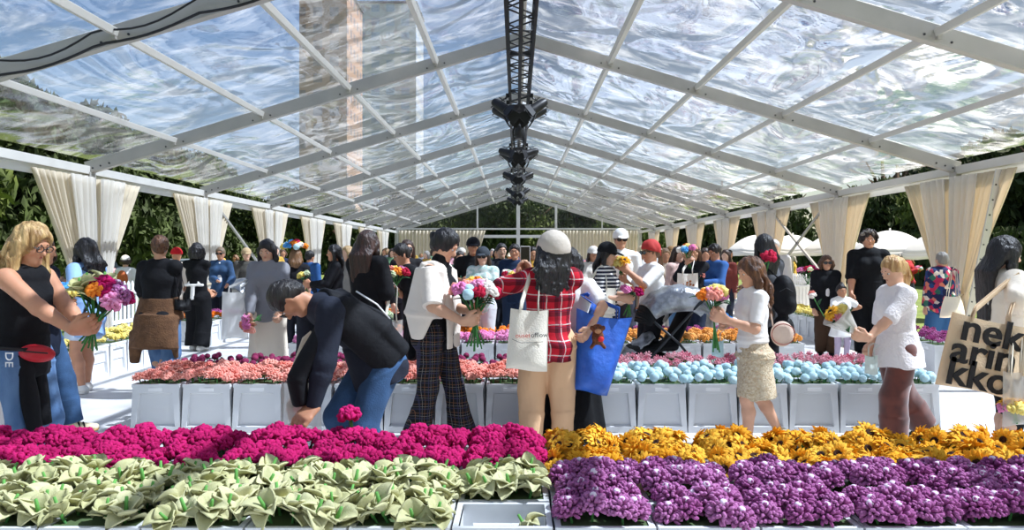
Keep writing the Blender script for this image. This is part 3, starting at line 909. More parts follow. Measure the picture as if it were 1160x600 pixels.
kind('blue', 'bright_blue_cornflower', rset('blueish', '#2f86d0', '#64aee4', .052, 22, .024, .8, 2), (STEMS,), .05)
kind('greenwhite', 'cream_green_blossom', rset('greenwhite', '#a9bf80', '#eef0d6', .045, 20, .022, .8, 2), (STEMS,), .05)
kind('yellow', 'pale_yellow_blossom', rset('yellow', '#f0d35a', '#f8e795', .055, 22, .026, .7, 2), (STEMS,), .045)
kind('violet', 'violet_pink_carnation', [curl_head(50 + i, .05, 26, fmat('violet yarn', '#a03a7e', '#d07fb4')) for i in range(2)], (STEMS,), .045)
kind('red', 'crimson_carnation', rset('crimson', '#a81534', '#cf2f50', .05, 22, .022, .8, 2), (STEMS,), .05)
kind('white', 'white_blossom', rset('whiteish', '#efe6dc', '#fbf6ee', .045, 20, .022, .8, 2), (STEMS,), .05)

# ------------------------------------------------------------ crates
CH, CWT, CWB, CDT, CDB = .41, .392, .424, .320, .342
M_CRATE = mat('white crate plastic', '#e4e5e6', .38, sub=0, trans=.10)
M_FOAM = mat('green crate filling', '#4c5f38', .95)
def crate_parts():
    body = MB()
    def P(side, a, z, inset=0):
        """point on a side wall: a from -1 to 1 across, z up, inset inwards"""
        t = z / CH
        hx = (CWB + (CWT - CWB) * t) / 2; hy = (CDB + (CDT - CDB) * t) / 2
        if side == 0: return (a * hx, -hy + inset, z)
        if side == 1: return (hx - inset, a * hy, z)
        if side == 2: return (-a * hx, hy - inset, z)
        return (-hx + inset, -a * hy, z)
    for s in range(4):
        zt, zb = .335, .05
        at_, ab = .70, .80        # the recessed panel widens downwards
        dp = .034
        o = [P(s, -1, 0), P(s, 1, 0), P(s, 1, CH - .02), P(s, -1, CH - .02)]
        i = [P(s, -ab, zb), P(s, ab, zb), P(s, at_, zt), P(s, -at_, zt)]
        j = [P(s, -ab + .04, zb + .015, dp), P(s, ab - .04, zb + .015, dp), P(s, at_ - .04, zt - .015, dp), P(s, -at_ + .04, zt - .015, dp)]
        body.add(o + i + j, [(0, 1, 5, 4), (1, 2, 6, 5), (2, 3, 7, 6), (3, 0, 4, 7), (4, 5, 9, 8), (5, 6, 10, 9), (6, 7, 11, 10), (7, 4, 8, 11), (8, 9, 10, 11)])
    # inside walls and bottom
    ix, iy = CWT / 2 - .018, CDT / 2 - .018
    vs = [(-ix, -iy, CH - .002), (ix, -iy, CH - .002), (ix, iy, CH - .002), (-ix, iy, CH - .002), (-ix, -iy, .2), (ix, -iy, .2), (ix, iy, .2), (-ix, iy, .2)]
    body.add(vs, [(1, 0, 4, 5), (2, 1, 5, 6), (3, 2, 6, 7), (0, 3, 7, 4), (4, 7, 6, 5)])
    hx, hy = CWB / 2, CDB / 2
    body.add([(-hx, -hy, 0), (hx, -hy, 0), (hx, hy, 0), (-hx, hy, 0)], [(3, 2, 1, 0)])
    foot = MB()
    for sx in (-1, 1):
        for sy in (-1, 1):
            foot.box((sx * (CWB / 2 - .03), sy * (CDB / 2 - .03), .02), (.075, .075, .04))
    rim = MB()
    ox, oy = CWT / 2 + .006, CDT / 2 + .006
    def ring(z, x, y): return [(-x, -y, z), (x, -y, z), (x, y, z), (-x, y, z)]
    vs = ring(CH - .028, ox, oy) + ring(CH, ox, oy) + ring(CH, ix, iy) + ring(CH - .028, ix, iy)
    fs = []
    for q in range(4):
        for k in range(4):
            a, b = q * 4 + k, q * 4 + (k + 1) % 4
            c, d = ((q + 1) % 4) * 4 + (k + 1) % 4, ((q + 1) % 4) * 4 + k
            fs.append((a, b, c, d))
    rim.add(vs, fs)
    pad = MB()
    pad.box((0, -CDT / 2 - .006, .365), (.12, .008, .026))
    foam = MB()
    foam.box((0, 0, .34), (ix * 2 - .004, iy * 2 - .004, .13))
    return body.mesh('body', M_CRATE, False), rim.mesh('rim', M_CRATE, False), pad.mesh('label_holder', mat('white label', '#f4f4f4', .5), False), foam.mesh('filling', M_FOAM, False), foot.mesh('foot', M_CRATE, False)
C_BODY, C_RIM, C_PAD, C_FOAM, C_FOOT = crate_parts()
def crate(x, y, label, group, rz=0, foam=True, pad=True):
    t = put(C_BODY, 'flower_crate', None, (x, y, .001), (0, 0, rz))
    put(C_RIM, 'rim', t)
    if pad: put(C_PAD, 'label_holder', t)
    if foam: put(C_FOAM, 'filling', t)
    return tag(t, label, 'crate', group)

frng = random.Random(77)
def flower(key, p, tilt, rz, sc, label, group):
    k = KINDS[key]
    m = k.meshes[frng.randrange(len(k.meshes))]
    o = put(m, k.name, None, p, (tilt * math.cos(rz * 3), tilt * math.sin(rz * 3), rz), sc)
    for (nm, me, off) in k.parts: put(me, nm, o, off)
    return tag(o, label, 'flower', group)
def fill(x, y, key, nx, ny, label, group, rz=0, mound=.05, base=CH, skip=0.0, jit=.35, lift=0, face=0, wide=0.0):
    """stand flowers in one crate, mounded in the middle"""
    k = KINDS[key]; c, s = math.cos(rz), math.sin(rz)
    for i in range(nx):
        for j in range(ny):
            if frng.random() < skip: continue
            u = (i + .5 + frng.uniform(-jit, jit)) / nx * 2 - 1; v = (j + .5 + frng.uniform(-jit, jit)) / ny * 2 - 1
            lx, ly = u * (CWT / 2 - .01 + wide), v * (CDT / 2 - .012 + wide * .5)
            h = base + k.hgt * .55 + mound * (1 - .6 * u * u) * (1 - .45 * v * v) + frng.uniform(-.018, .018) + lift
            t = k.tilt
            o = flower(key, (x + lx * c - ly * s, y + lx * s + ly * c, h), 0, frng.random() * 6.28, frng.uniform(*k.sc), label, group)
            ax = -v * t * .7 + face + frng.uniform(-t, t) * .6; ay = u * t * .7 + frng.uniform(-t, t) * .6
            o.rotation_euler = (Matrix.Rotation(frng.random() * 6.28, 3, 'Z')).to_euler()
            o.rotation_euler = (Euler((-ax * -1, ay, 0)).to_matrix() @ Matrix.Rotation(frng.random() * 6.28, 3, 'Z')).to_euler()

def bed(nm, xs, y0, rows, pitch_y=.35):
    """rows: list of functions column -> (kind, nx, ny, options)"""
    n = len(xs)
    for ri, fn in enumerate(rows):
        y = y0 + CDB / 2 + ri * pitch_y
        for ci, x in enumerate(xs):
            q = fn(ci, x)
            if q is None: continue
            key, nx, ny, opt = q
            what = KINDS[key].name.replace('_', ' ')
            crate(x, y, 'crate of %ss, %s from left, %s row of the %s bed' % (what, ORD[ci], ORD[ri], nm), '%s bed crates' % nm, foam=opt.get('foam', True))
            o2 = {k_: v for k_, v in opt.items() if k_ != 'foam'}
            if nx: fill(x, y, key, nx, ny, '%s standing in the %s flower bed' % (what, nm), what + 's of the ' + nm + ' bed', **o2)

# first bed, right in front
X1 = [-.056 + .415 * k for k in range(-7, 8)]
def r0(c, x):
    k = c - 7
    if abs(k) > 6: return None
    if k == 0: return ('lily', 0, 0, {'foam': False})
    return ('lily', 4, 3, dict(mound=.04, skip=.05, lift=-.025)) if k < 0 else ('purple', 4, 3, dict(mound=.045, lift=-.02))
def r1(c, x):
    k = c - 7
    if abs(k) > 6: return None
    return ('lily', 4, 3, dict(mound=.05, lift=-.02)) if k <= 0 else ('purple', 4, 3, dict(mound=.05))
def r2(c, x):
    return ('magenta', 4, 3, dict(mound=.055)) if c - 7 <= 0 else ('sunflower', 4, 3, dict(mound=.05, lift=-.02, face=.15))
def r3(c, x):
    return ('magenta', 4, 3, dict(mound=.07)) if c - 7 <= 0 else ('sunflower', 4, 3, dict(mound=.065, lift=-.02, face=.15))
bed('nearest', X1, 3.18, [r0, r1, r2, r3])
flower('lily', (X1[7] + .1, 3.30, CH - .05), .6, 1.0, 1.0, 'single pale green felt lily left in the nearly empty front crate', 'odd lily')
# second bed
X2 = [-3.285 + .431 * (k + .5) for k in range(16)]
def s0(c, x): return ('coral', 5, 3, dict(mound=.06, wide=.03)) if c < 8 else ('skyblue', 5, 4, dict(mound=.055, wide=.03))
def s2(c, x): return ('plum', 4, 3, dict(mound=.06, skip=.1, wide=.02)) if c < 8 else ('pinkwhite', 5, 3, dict(mound=.06, wide=.02))
def s1(c, x): return ('coral', 5, 3, dict(mound=.07, wide=.03)) if c < 8 else ('skyblue', 4, 3, dict(mound=.07, wide=.02))
bed('second', X2, 6.75, [s0, s1, s2, s2])
def t0(c, x): return ('pink', 4, 3, dict(mound=.06)) if c < 8 else ('peach', 4, 3, dict(mound=.06))
def t2(c, x): return ('orange', 4, 3, dict(mound=.07)) if c < 8 else ('peach', 4, 3, dict(mound=.06))
def t3(c, x): return ('orange', 3, 3, dict(mound=.09)) if c < 8 else ('violet', 3, 2, dict(mound=.06))
bed('third', X2[1:], 9.9, [lambda c, x: t0(c + 1, x), lambda c, x: t0(c + 1, x), lambda c, x: t2(c + 1, x), lambda c, x: t3(c + 1, x)])
def u0(c, x): return ('greenwhite', 3, 3, dict(mound=.09)) if c < 8 else ('blue', 3, 3, dict(mound=.08))
def u2(c, x): return ('orange', 3, 2, dict(mound=.12)) if c < 8 else ('blue', 3, 2, dict(mound=.08))
bed('fourth', X2, 13.2, [u0, u0, u2])
def v0(c, x): return (('red', 'pink', 'greenwhite', 'white')[c // 4], 3, 2, dict(mound=.10))
bed('fifth', X2, 16.6, [v0, v0])
def w0(c, x): return (('white', 'yellow', 'pink', 'red')[c // 4], 3, 2, dict(mound=.10))
bed('sixth', X2, 20.2, [w0, w0])

# columns of crates along the two sides, their fronts turned to the aisle
def column(nm, x, ys, rz, keyfn, two=True):
    for i, y in enumerate(ys):
        for q in range(2 if two else 1):
            xx = x + math.copysign(.35 * q + CDB / 2, x)
            key = keyfn(i)
            what = KINDS[key].name.replace('_', ' ')
            crate(xx, y, 'crate of %ss, %s from near end, %s file, %s column' % (what, ORD[i], ('aisle', 'outer')[q], nm), '%s column crates' % nm, rz=rz)
            fill(xx, y, key, 3, 2, '%s standing in the %s column of crates' % (what, nm), what + 's of the ' + nm + ' column', rz=rz, mound=.06)
column('left', -5.05, [7.9 + .44 * k for k in range(9)], R(90), lambda i: 'yellow')
column('far left', -5.1, [13.5 + .44 * k for k in range(4)], R(90), lambda i: ('orange', 'orange', 'violet', 'violet')[i])
column('right', 5.1, [9.9 + .44 * k for k in range(4)], R(-90), lambda i: 'violet')
column('far right', 5.2, [13.6 + .44 * k for k in range(9)], R(-90), lambda i: 'yellow' if i < 7 else 'pinkwhite')
# ------------------------------------------------------------ figures: blended solids turned into one skin
def _u(v):
    v = np.asarray(v, float); n = np.linalg.norm(v)
    return v / n if n > 1e-9 else np.array([0, 0, 1.0])

class Blend:
    """smoothly joined tapered limbs, skinned as one continuous surface"""
    def __init__(s, h): s.h, s.P = h, []
    def seg(s, a, b, ra, rb=None, k=.02, u=None, rz=None, neg=False):
        rb = ra if rb is None else rb
        ra = (ra, ra) if np.isscalar(ra) else ra
        rb = (rb, rb) if np.isscalar(rb) else rb
        s.P.append((np.asarray(a, float), np.asarray(b, float), ra, rb, k, u, rz, neg)); return s
    def ell(s, c, ax, r3, k=.02, u=None, neg=False):
        """ellipsoid: long axis ax, radii (across u, across v, along ax)"""
        c = np.asarray(c, float); ax = _u(ax)
        return s.seg(c - ax * 1e-4, c + ax * 1e-4, (r3[0], r3[1]), None, k, u, r3[2], neg)
    def chain(s, pts, rs, k=.02, u=None, rz=None):
        for i in range(len(pts) - 1): s.seg(pts[i], pts[i + 1], rs[i], rs[i + 1], k, u, rz)
        return s
    def skin(s, smooth=1):
        h = s.h
        lo = np.full(3, 1e9); hi = np.full(3, -1e9); bx = []
        for (a, b, ra, rb, k, u, rz, neg) in s.P:
            m = max(*ra, *rb, rz or 0) + k * .5 + 2.5 * h
            l, g = np.minimum(a, b) - m, np.maximum(a, b) + m
            bx.append((l, g))
            if not neg: lo, hi = np.minimum(lo, l), np.maximum(hi, g)
        n = np.ceil((hi - lo) / h).astype(int) + 1
        F = np.full(n, 50.0, np.float32)
        ax = [lo[i] + h * np.arange(n[i]) for i in range(3)]
        for (a, b, ra, rb, k, u, rz, neg), (l, g) in zip(s.P, bx):
            i0 = np.clip(np.floor((l - lo) / h).astype(int), 0, n - 1); i1 = np.clip(np.ceil((g - lo) / h).astype(int) + 1, 1, n)
            if (i1 <= i0).any(): continue
            sl = tuple(slice(i0[i], i1[i]) for i in range(3))
            d = b - a; L = np.linalg.norm(d); w = d / L if L > 1e-9 else np.array([0, 0, 1.0])
            if u is None: uu = np.cross(w, [0.31, .95, .07]) if abs(w[1]) < .9 else np.cross(w, [1., 0, 0])
            else: uu = np.asarray(u, float) - w * np.dot(u, w)
            if np.linalg.norm(uu) < 1e-6: uu = np.cross(w, [1., 0, .2])
            uu = _u(uu); vv = np.cross(w, uu)
            px = (ax[0][sl[0]] - a[0])[:, None, None]; py = (ax[1][sl[1]] - a[1])[None, :, None]; pz = (ax[2][sl[2]] - a[2])[None, None, :]
            t = px * w[0] + py * w[1] + pz * w[2]
            x = px * uu[0] + py * uu[1] + pz * uu[2]; y = px * vv[0] + py * vv[1] + pz * vv[2]
            tc = np.clip(t, 0, L); e = t - tc; q = tc / max(L, 1e-9)
            rx = ra[0] + (rb[0] - ra[0]) * q; ry = ra[1] + (rb[1] - ra[1]) * q
            rr = np.minimum(rx, ry) if rz is None else rz
            k0 = np.sqrt((x / rx) ** 2 + (y / ry) ** 2 + (e / rr) ** 2)
            k1 = np.sqrt((x / rx ** 2) ** 2 + (y / ry ** 2) ** 2 + (e / np.square(rr)) ** 2) + 1e-6
            D = k0 * (k0 - 1) / k1
            G = F[sl]
            if neg: D = -D; hh = np.clip(.5 - .5 * (D - G) / k, 0, 1) if k else 0; F[sl] = np.where(k > 0, D + (G - D) * hh + k * hh * (1 - hh), np.maximum(D, G)) if k else np.maximum(D, G)
            elif k > 0:
                hh = np.clip(.5 + .5 * (G - D) / k, 0, 1); F[sl] = G + (D - G) * hh - k * hh * (1 - hh)
            else: F[sl] = np.minimum(F[sl], D)
        F[0], F[-1] = 9, 9; F[:, 0], F[:, -1] = 9, 9; F[:, :, 0], F[:, :, -1] = 9, 9
        return nets(F, lo, h, smooth)

def nets(F, lo, h, smooth=1):
    S = F < 0
    nx, ny, nz = F.shape
    cnt = np.zeros((nx - 1, ny - 1, nz - 1), np.int8)
    for i in (0, 1):
        for j in (0, 1):
            for k in (0, 1): cnt += S[i:nx - 1 + i, j:ny - 1 + j, k:nz - 1 + k]
    act = (cnt > 0) & (cnt < 8)
    I = np.argwhere(act)
    idx = np.full(act.shape, -1, np.int32); idx[act] = np.arange(len(I))
    acc = np.zeros((len(I), 3)); num = np.zeros(len(I))
    C = [(i, j, k) for i in (0, 1) for j in (0, 1) for k in (0, 1)]
    val = {c: F[I[:, 0] + c[0], I[:, 1] + c[1], I[:, 2] + c[2]] for c in C}
    for c in C:
        for a in range(3):
            if c[a]: continue
            c2 = list(c); c2[a] = 1; c2 = tuple(c2)
            f0, f1 = val[c], val[c2]; m = (f0 < 0) != (f1 < 0)
            t = np.where(m, f0 / np.where(m, f0 - f1, 1), 0)
            p = np.zeros((len(I), 3)); p[:, 0], p[:, 1], p[:, 2] = c; p[:, a] += t
            acc += p * m[:, None]; num += m
    V = (I + acc / num[:, None]) * h + lo
    quads = []
    for a in range(3):
        b, c = (a + 1) % 3, (a + 2) % 3
        s0 = [slice(None)] * 3; s1 = [slice(None)] * 3
        s0[a] = slice(0, -1); s1[a] = slice(1, None)
        A, B = S[tuple(s0)], S[tuple(s1)]
        E = np.argwhere(A != B)
        E = E[(E[:, b] > 0) & (E[:, c] > 0) & (E[:, b] < F.shape[b] - 1) & (E[:, c] < F.shape[c] - 1)]
        fl = A[E[:, 0], E[:, 1], E[:, 2]]
        def g(db, dc):
            q = E.copy(); q[:, b] -= db; q[:, c] -= dc
            return idx[q[:, 0], q[:, 1], q[:, 2]]
        Q = np.stack([g(1, 1), g(0, 1), g(0, 0), g(1, 0)], 1)
        Q[~fl] = Q[~fl][:, ::-1]
        quads.append(Q)
    Q = np.concatenate(quads); Q = Q[(Q >= 0).all(1)]
    for _ in range(smooth):
        acc = np.zeros_like(V); n = np.zeros(len(V))
        for i in range(4):
            a, b = Q[:, i], Q[:, (i + 1) % 4]
            np.add.at(acc, a, V[b]); np.add.at(n, a, 1)
        V = V * .5 + .5 * acc / np.maximum(n, 1)[:, None]
    return V, Q

def vnormals(V, Q):
    N = np.cross(V[Q[:, 2]] - V[Q[:, 0]], V[Q[:, 3]] - V[Q[:, 1]])
    A = np.zeros_like(V)
    for i in range(4): np.add.at(A, Q[:, i], N)
    return A / np.maximum(np.linalg.norm(A, axis=1), 1e-12)[:, None]

def wobble(V, Q, amp, freq, seed, stretch=(1, 1, 1), n=7):
    """cloth folds or hair strands: layered waves pushed along the normals"""
    r = np.random.RandomState(seed); N = vnormals(V, Q); d = np.zeros(len(V))
    P = V * np.asarray(stretch)
    warp = .35 / freq * np.sin(P @ (r.normal(size=(3, 3)) * freq * .7) + r.rand(3) * 6)
    for i in range(n):
        k = _u(r.normal(size=3)) * freq * r.uniform(.6, 1.7)
        d += np.sin((P + warp) @ k + r.rand() * 6.28)
    d = np.tanh(d / (n ** .5))
    return V + N * (d * amp)[:, None]

def obj_vq(name, V, Q, m, parent=None, base=None, loc=None):
    me = bpy.data.meshes.new(name)
    W = V - (np.asarray(base) if base is not None else 0)
    me.vertices.add(len(W)); me.vertices.foreach_set('co', W.astype(np.float32).ravel())
    me.loops.add(len(Q) * 4); me.loops.foreach_set('vertex_index', Q.astype(np.int32).ravel())
    me.polygons.add(len(Q)); me.polygons.foreach_set('loop_start', np.arange(0, len(Q) * 4, 4, dtype=np.int32))
    me.polygons.foreach_set('use_smooth', np.ones(len(Q), bool))
    me.materials.append(m); me.update(calc_edges=True)
    o = bpy.data.objects.new(name, me); COL.objects.link(o)
    if parent is not None: o.parent = parent
    if loc is not None: o.location = loc
    return o

UP = np.array([0, 0, 1.0])
def rot_to(v, axis, ang):
    c, s = math.cos(ang), math.sin(ang); axis = _u(axis)
    return v * c + np.cross(axis, v) * s + axis * np.dot(axis, v) * (1 - c)
def ik(a, t, l1, l2, pole):
    d = t - a; L = np.linalg.norm(d); L2 = min(L, (l1 + l2) * .998); w = _u(d); t = a + w * L2
    x = (l1 * l1 - l2 * l2 + L2 * L2) / (2 * L2)
    y = math.sqrt(max(0, l1 * l1 - x * x)); p = pole - w * np.dot(pole, w)
    return a + w * x + _u(p) * y, t

SKINS = {}
def skin_mat(hexc):
    return mat('skin ' + hexc, hexc, .55, var=.06, vscale=14, bump=.05, bscale=160, sub=.12)
def hair_mat(hexc, hex2=None):
    return mat('hair ' + hexc, hexc, .42, vscale=26, hex2=hex2 or hexc, bump=.75, bscale=70, stretch=(1, 1, .16), spec=.5)
def fab(hexc, rough=.85, bump=.45, bscale=15, **k):
    return mat('fabric ' + hexc + str(sorted(k.items())), hexc, rough, bump=bump, bscale=bscale, spec=.2, **k)

class Person:
    def __init__(s, px, Y, H, yaw, label, skin='#c99372', group=None, h=None, lean=0, bow=5, hyaw=0, side=0, L=None, Rh=None, fl=(0.02, .05, 0), fr=(-.02, .05, 0), bulk=1.0, fem=True, kneeL=None, kneeR=None, z0=0.0, elbowL=None, elbowR=None, face=False, X=None, handL=None, handR=None, grip=.9, hipdrop=0.0, twist=0):
        s.H, s.bulk, s.fem = H, bulk, fem
        x = at(px, 290, Y).x if X is None else X
        s.base = np.array([x, Y, z0])
        s.h = h or (.0065 if Y < 7.3 else .011 if Y < 13 else .018)
        a = R(yaw); s.f = np.array([math.sin(a), -math.cos(a), 0]); s.l = np.array([math.cos(a), math.sin(a), 0])
        f, l = s.f, s.l
        hip = s.base + UP * (.515 * H - hipdrop); s.hip = hip
        d0 = rot_to(UP, np.cross(UP, f), R(lean * .65)); d1 = rot_to(UP, np.cross(UP, f), R(lean)); d2 = rot_to(UP, np.cross(UP, f), R(lean * 1.25))
        if side:
            d0, d1, d2 = [rot_to(v, f, R(side * q)) for v, q in ((d0, .6), (d1, 1), (d2, 1))]
        tw = R(twist); lt = rot_to(l, UP, tw); s.lt = lt; ft = rot_to(f, UP, tw)
        s.d1, s.d2 = d1, d2
        s.waist = hip + d0 * .10 * H; s.chest = s.waist + d1 * .115 * H; s.neck = s.chest + d2 * .108 * H
        s.cf = _u(np.cross(lt, d1)); s.cf = s.cf if np.dot(s.cf, ft) > 0 else -s.cf
        sw = (.092 if fem else .108) * H * (.5 + .5 * bulk)
        s.sh = {1: s.neck - d2 * .028 * H + lt * sw, -1: s.neck - d2 * .028 * H - lt * sw}
        hy = R(hyaw); hf = rot_to(ft, UP, hy); hl = rot_to(lt, UP, hy)
        pit = R(lean * .55 + bow)
        s.hu = rot_to(UP, np.cross(UP, hf), pit); s.hf = rot_to(hf, np.cross(UP, hf), pit); s.hl = hl
        child = max(0, (1.55 - H) / .6)
        s.S = H * (.137 + .035 * child)
        s.hc = s.neck + _u(s.hu + d2 * .6) * (.045 * H + .38 * s.S)
        s.el, s.wr = {}, {}
        for sg, T, ep in ((1, L, elbowL), (-1, Rh, elbowR)):
            S_ = s.sh[sg]
            if T is None: T = S_ - UP * .325 * H + f * .035 * H + l * sg * .035 * H
            T = np.asarray(T, float)
            pole = -f * .5 - UP * .6 + l * sg * .45 if ep is None else np.asarray(ep, float)
            s.el[sg], s.wr[sg] = ik(S_, T, .178 * H, .152 * H, pole)
        s.kn, s.an, s.hp, s.toe = {}, {}, {}, {}
        for sg, ft_ in ((1, fl), (-1, fr)):
            hp = hip + l * sg * .054 * H * (.6 + .4 * bulk) - UP * .01 * H
            an = s.base + f * ft_[0] * H + l * sg * ft_[1] * H + UP * (.045 + ft_[2]) * H
            s.kn[sg], s.an[sg] = ik(hp, an, .241 * H, .227 * H, f + l * sg * .12)
            s.hp[sg] = hp
            yawf = ft_[3] if len(ft_) > 3 else 8
            tf = rot_to(f, UP, R(yawf * sg)); pitch = ft_[4] if len(ft_) > 4 else (min(50, ft_[2] * 700) if ft_[0] < 0 else -10 * (ft_[2] > .01))
            s.toe[sg] = _u(tf * math.cos(R(pitch)) - UP * math.sin(R(pitch)))
        s.grip = grip; s.hd = {1: handL, -1: handR}
        s.body(label, skin, group, face)

    # torso sections shared by the body and its clothes: (centre, (half width, half depth))
    def torso(s, e=0.0):
        H, b = s.H, s.bulk
        w = 1.0 if s.fem else 1.06
        return [(s.hip - UP * .02 * H, (.098 * H * b + e, .070 * H * b + e)),
                (s.waist, ((.076 if s.fem else .084) * H * b + e, .058 * H * b + e)),
                (s.chest, (.088 * H * b * w + e, .064 * H * b + e)),
                (s.neck - s.d2 * .035 * H, (.082 * H * (.5 + .5 * b) * w + e * .8, .050 * H * b + e * .8))]
    def add_torso(s, B, e, k, lo=0, hi=4, ext=None):
        T = s.torso(e)
        for i in range(lo, hi - 1): B.seg(T[i][0], T[i + 1][0], T[i][1], T[i + 1][1], k, s.lt if i else s.l)
        H = s.H
        if lo == 0:
            for sg in (1, -1): B.ell(s.hip - s.f * .035 * H * s.bulk + s.l * sg * .042 * H - UP * .025 * H, UP, (.056 * H * s.bulk + e, .05 * H * s.bulk + e, .06 * H), k)
        if s.fem and hi > 2:
            for sg in (1, -1): B.ell(s.chest + s.cf * .042 * H * s.bulk + s.lt * sg * .042 * H + s.d1 * .005 * H, s.cf, (.042 * H + e, .042 * H + e, .036 * H * s.bulk + e), k * 1.2)
        # shoulders to neck
        if hi >= 4:
            for sg in (1, -1): B.seg(s.neck - s.d2 * .012 * H, s.sh[sg] - s.d2 * .004 * H, .027 * H + e, .031 * H + e, k)
    def arm(s, B, sg, e, k, to=2, flat=None, cuff=None, ur=None):
        H = s.H; b = .55 + .45 * s.bulk; q = 1.0 if s.fem else 1.12
        S_, E, W = s.sh[sg], s.el[sg], s.wr[sg]
        ru, re, rw = .0335 * H * b * q + e, .0265 * H * b * q + e, .0175 * H * q + (e if cuff is None else cuff)
        if ur: ru, re, rw = ur
        if to <= 1:
            P = S_ + (E - S_) * to; r_ = ru + (re - ru) * to
            B.seg(S_, P, ru, r_, k, None, flat)
        else:
            B.seg(S_, E, ru, re, k)
            t = to - 1
            m = E + (W - E) * .3
            if t >= .999:
                B.seg(E, m, re, (re + rw) / 2 + .004 * H, k); B.seg(m, W, (re + rw) / 2 + .004 * H, rw, k, None, flat)
            else:
                B.seg(E, E + (W - E) * t, re, re + (rw - re) * t, k, None, flat)
    def leg(s, B, sg, e, k):
        H = s.H; b = .45 + .55 * s.bulk
        h_, K, A = s.hp[sg], s.kn[sg], s.an[sg]
        B.seg(h_, K, .056 * H * b + e, .036 * H * b + e, k)
        c = K + (A - K) * .3 - s.f * .010 * H
        B.seg(K, c, .034 * H * b + e, .036 * H * b + e, k); B.seg(c, A, .036 * H * b + e, .0215 * H + e, k)
    def hand(s, B, sg):
        """palm, four fingers bent round what is held, and a thumb"""
        H = s.H; u = .105 * H
        W, E = s.wr[sg], s.el[sg]
        d = _u(W - E); hd = s.hd[sg]
        if hd is not None: d = _u(np.asarray(hd[0], float))
        pn = (-s.l * sg) if hd is None else np.asarray(hd[1], float)      # the palm faces this way
        pn = _u(pn - d * np.dot(pn, d)); ac = np.cross(d, pn)
        up_ = UP if abs(np.dot(ac, UP)) > .3 else s.f
        ac = ac if np.dot(ac, up_) > 0 else -ac                            # towards the thumb
        k = .006
        B.seg(W, W + d * u * .46, (.155 * u, .26 * u), (.15 * u, .34 * u), .012, pn)
        g = s.grip; rf = .082 * u
        for i, (o, Ln) in enumerate(((.27, .50), (.09, .56), (-.09, .52), (-.27, .40))):
            a = W + d * u * .48 + ac * o * u
            c1, c2, c3 = g * .55, g * 1.35, g * 2.0
            p1 = a + (d * math.cos(c1) + pn * math.sin(c1)) * Ln * u * .42
            p2 = p1 + (d * math.cos(c2) + pn * math.sin(c2)) * Ln * u * .33
            p3 = p2 + (d * math.cos(c3) + pn * math.sin(c3)) * Ln * u * .25
            B.seg(a - d * .1 * u, p1, rf, rf * .95, k); B.seg(p1, p2, rf * .95, rf * .88, k); B.seg(p2, p3, rf * .88, rf * .75, k)
        a = W + d * u * .16 + ac * .22 * u
        p1 = a + (d * .7 + ac * .55 + pn * .3 * (1 + g)) * u * .26
        p2 = p1 + (d * .9 + ac * (.25 - .3 * g) + pn * .5 * g) * u * .24
        B.seg(a, p1, .11 * u, .09 * u, k); B.seg(p1, p2, .09 * u, .075 * u, k)
        s.palm = getattr(s, 'palm', {}); s.palm[sg] = W + d * u * .5 + pn * u * .22
    def head(s, B):
        S, c, f, l, u = s.S, s.hc, s.hf, s.hl, s.hu
        B.seg(s.neck - s.d2 * .03 * s.H, c - u * .22 * S - f * .10 * S, .034 * s.H * (.6 + .4 * s.bulk), .225 * S, .03)
        B.ell(c + u * .10 * S - f * .06 * S, u, (.345 * S, .41 * S, .39 * S), .02, l)
        B.seg(c + f * .10 * S - u * .06 * S, c + f * .20 * S - u * .36 * S, (.29 * S, .25 * S), (.17 * S, .14 * S), .03, l)
        for sg in (1, -1):
            B.seg(c - u * .2 * S + l * sg * .2 * S - f * .02 * S, c + f * .24 * S - u * .38 * S + l * sg * .07 * S, .11 * S, .09 * S, .03)
            B.ell(c + l * sg * .17 * S + f * .24 * S - u * .09 * S, u, (.10 * S, .10 * S, .10 * S), .03)
            B.ell(c + l * sg * .15 * S + f * .43 * S + u * .025 * S, u, (.075 * S, .06 * S, .05 * S), .02, l, neg=True)
            B.ell(c + l * sg * .335 * S - f * .03 * S - u * .03 * S, u, (.035 * S, .075 * S, .115 * S), .008, l)
        B.seg(c + f * .345 * S + u * .04 * S, c + f * .455 * S - u * .11 * S, .035 * S, .055 * S, .012)
        B.seg(c + f * .36 * S - u * .13 * S - l * .05 * S, c + f * .36 * S - u * .13 * S + l * .05 * S, .04 * S, None, .015)
        B.seg(c + f * .33 * S + u * .11 * S - l * .15 * S, c + f * .33 * S + u * .11 * S + l * .15 * S, .045 * S, None, .02)
        B.seg(c + f * .355 * S - u * .225 * S - l * .06 * S, c + f * .355 * S - u * .225 * S + l * .06 * S, .036 * S, None, .012)
        B.ell(c + f * .30 * S - u * .39 * S, u, (.09 * S, .08 * S, .07 * S), .03)
    def body(s, label, skin, group, face):
        B = Blend(s.h)
        k = .02 * s.H
        s.add_torso(B, 0, k)
        for sg in (1, -1):
            s.arm(B, sg, 0, k * .6); s.leg(B, sg, 0, k * .7)
            H = s.H; A, t = s.an[sg], s.toe[sg]
            B.seg(A - t * .012 * H - UP * .018 * H, A + t * .095 * H - UP * .028 * H, (.026 * H, .02 * H), (.026 * H, .013 * H), .02, np.cross(UP, t))
        s.head(B)
        if s.h < .014:
            for sg in (1, -1): s.hand(B, sg)
        else:
            for sg in (1, -1):
                d = _u(s.wr[sg] - s.el[sg]); B.seg(s.wr[sg], s.wr[sg] + d * .07 * s.H, .019 * s.H, .015 * s.H, .01)
                s.palm = getattr(s, 'palm', {}); s.palm[sg] = s.wr[sg] + d * .05 * s.H
        V, Q = B.skin(1)
        s.o = obj_vq('person', V, Q, skin_mat(skin), None, s.base, s.base)
        tag(s.o, label, 'person', group)
        if face: s.face()
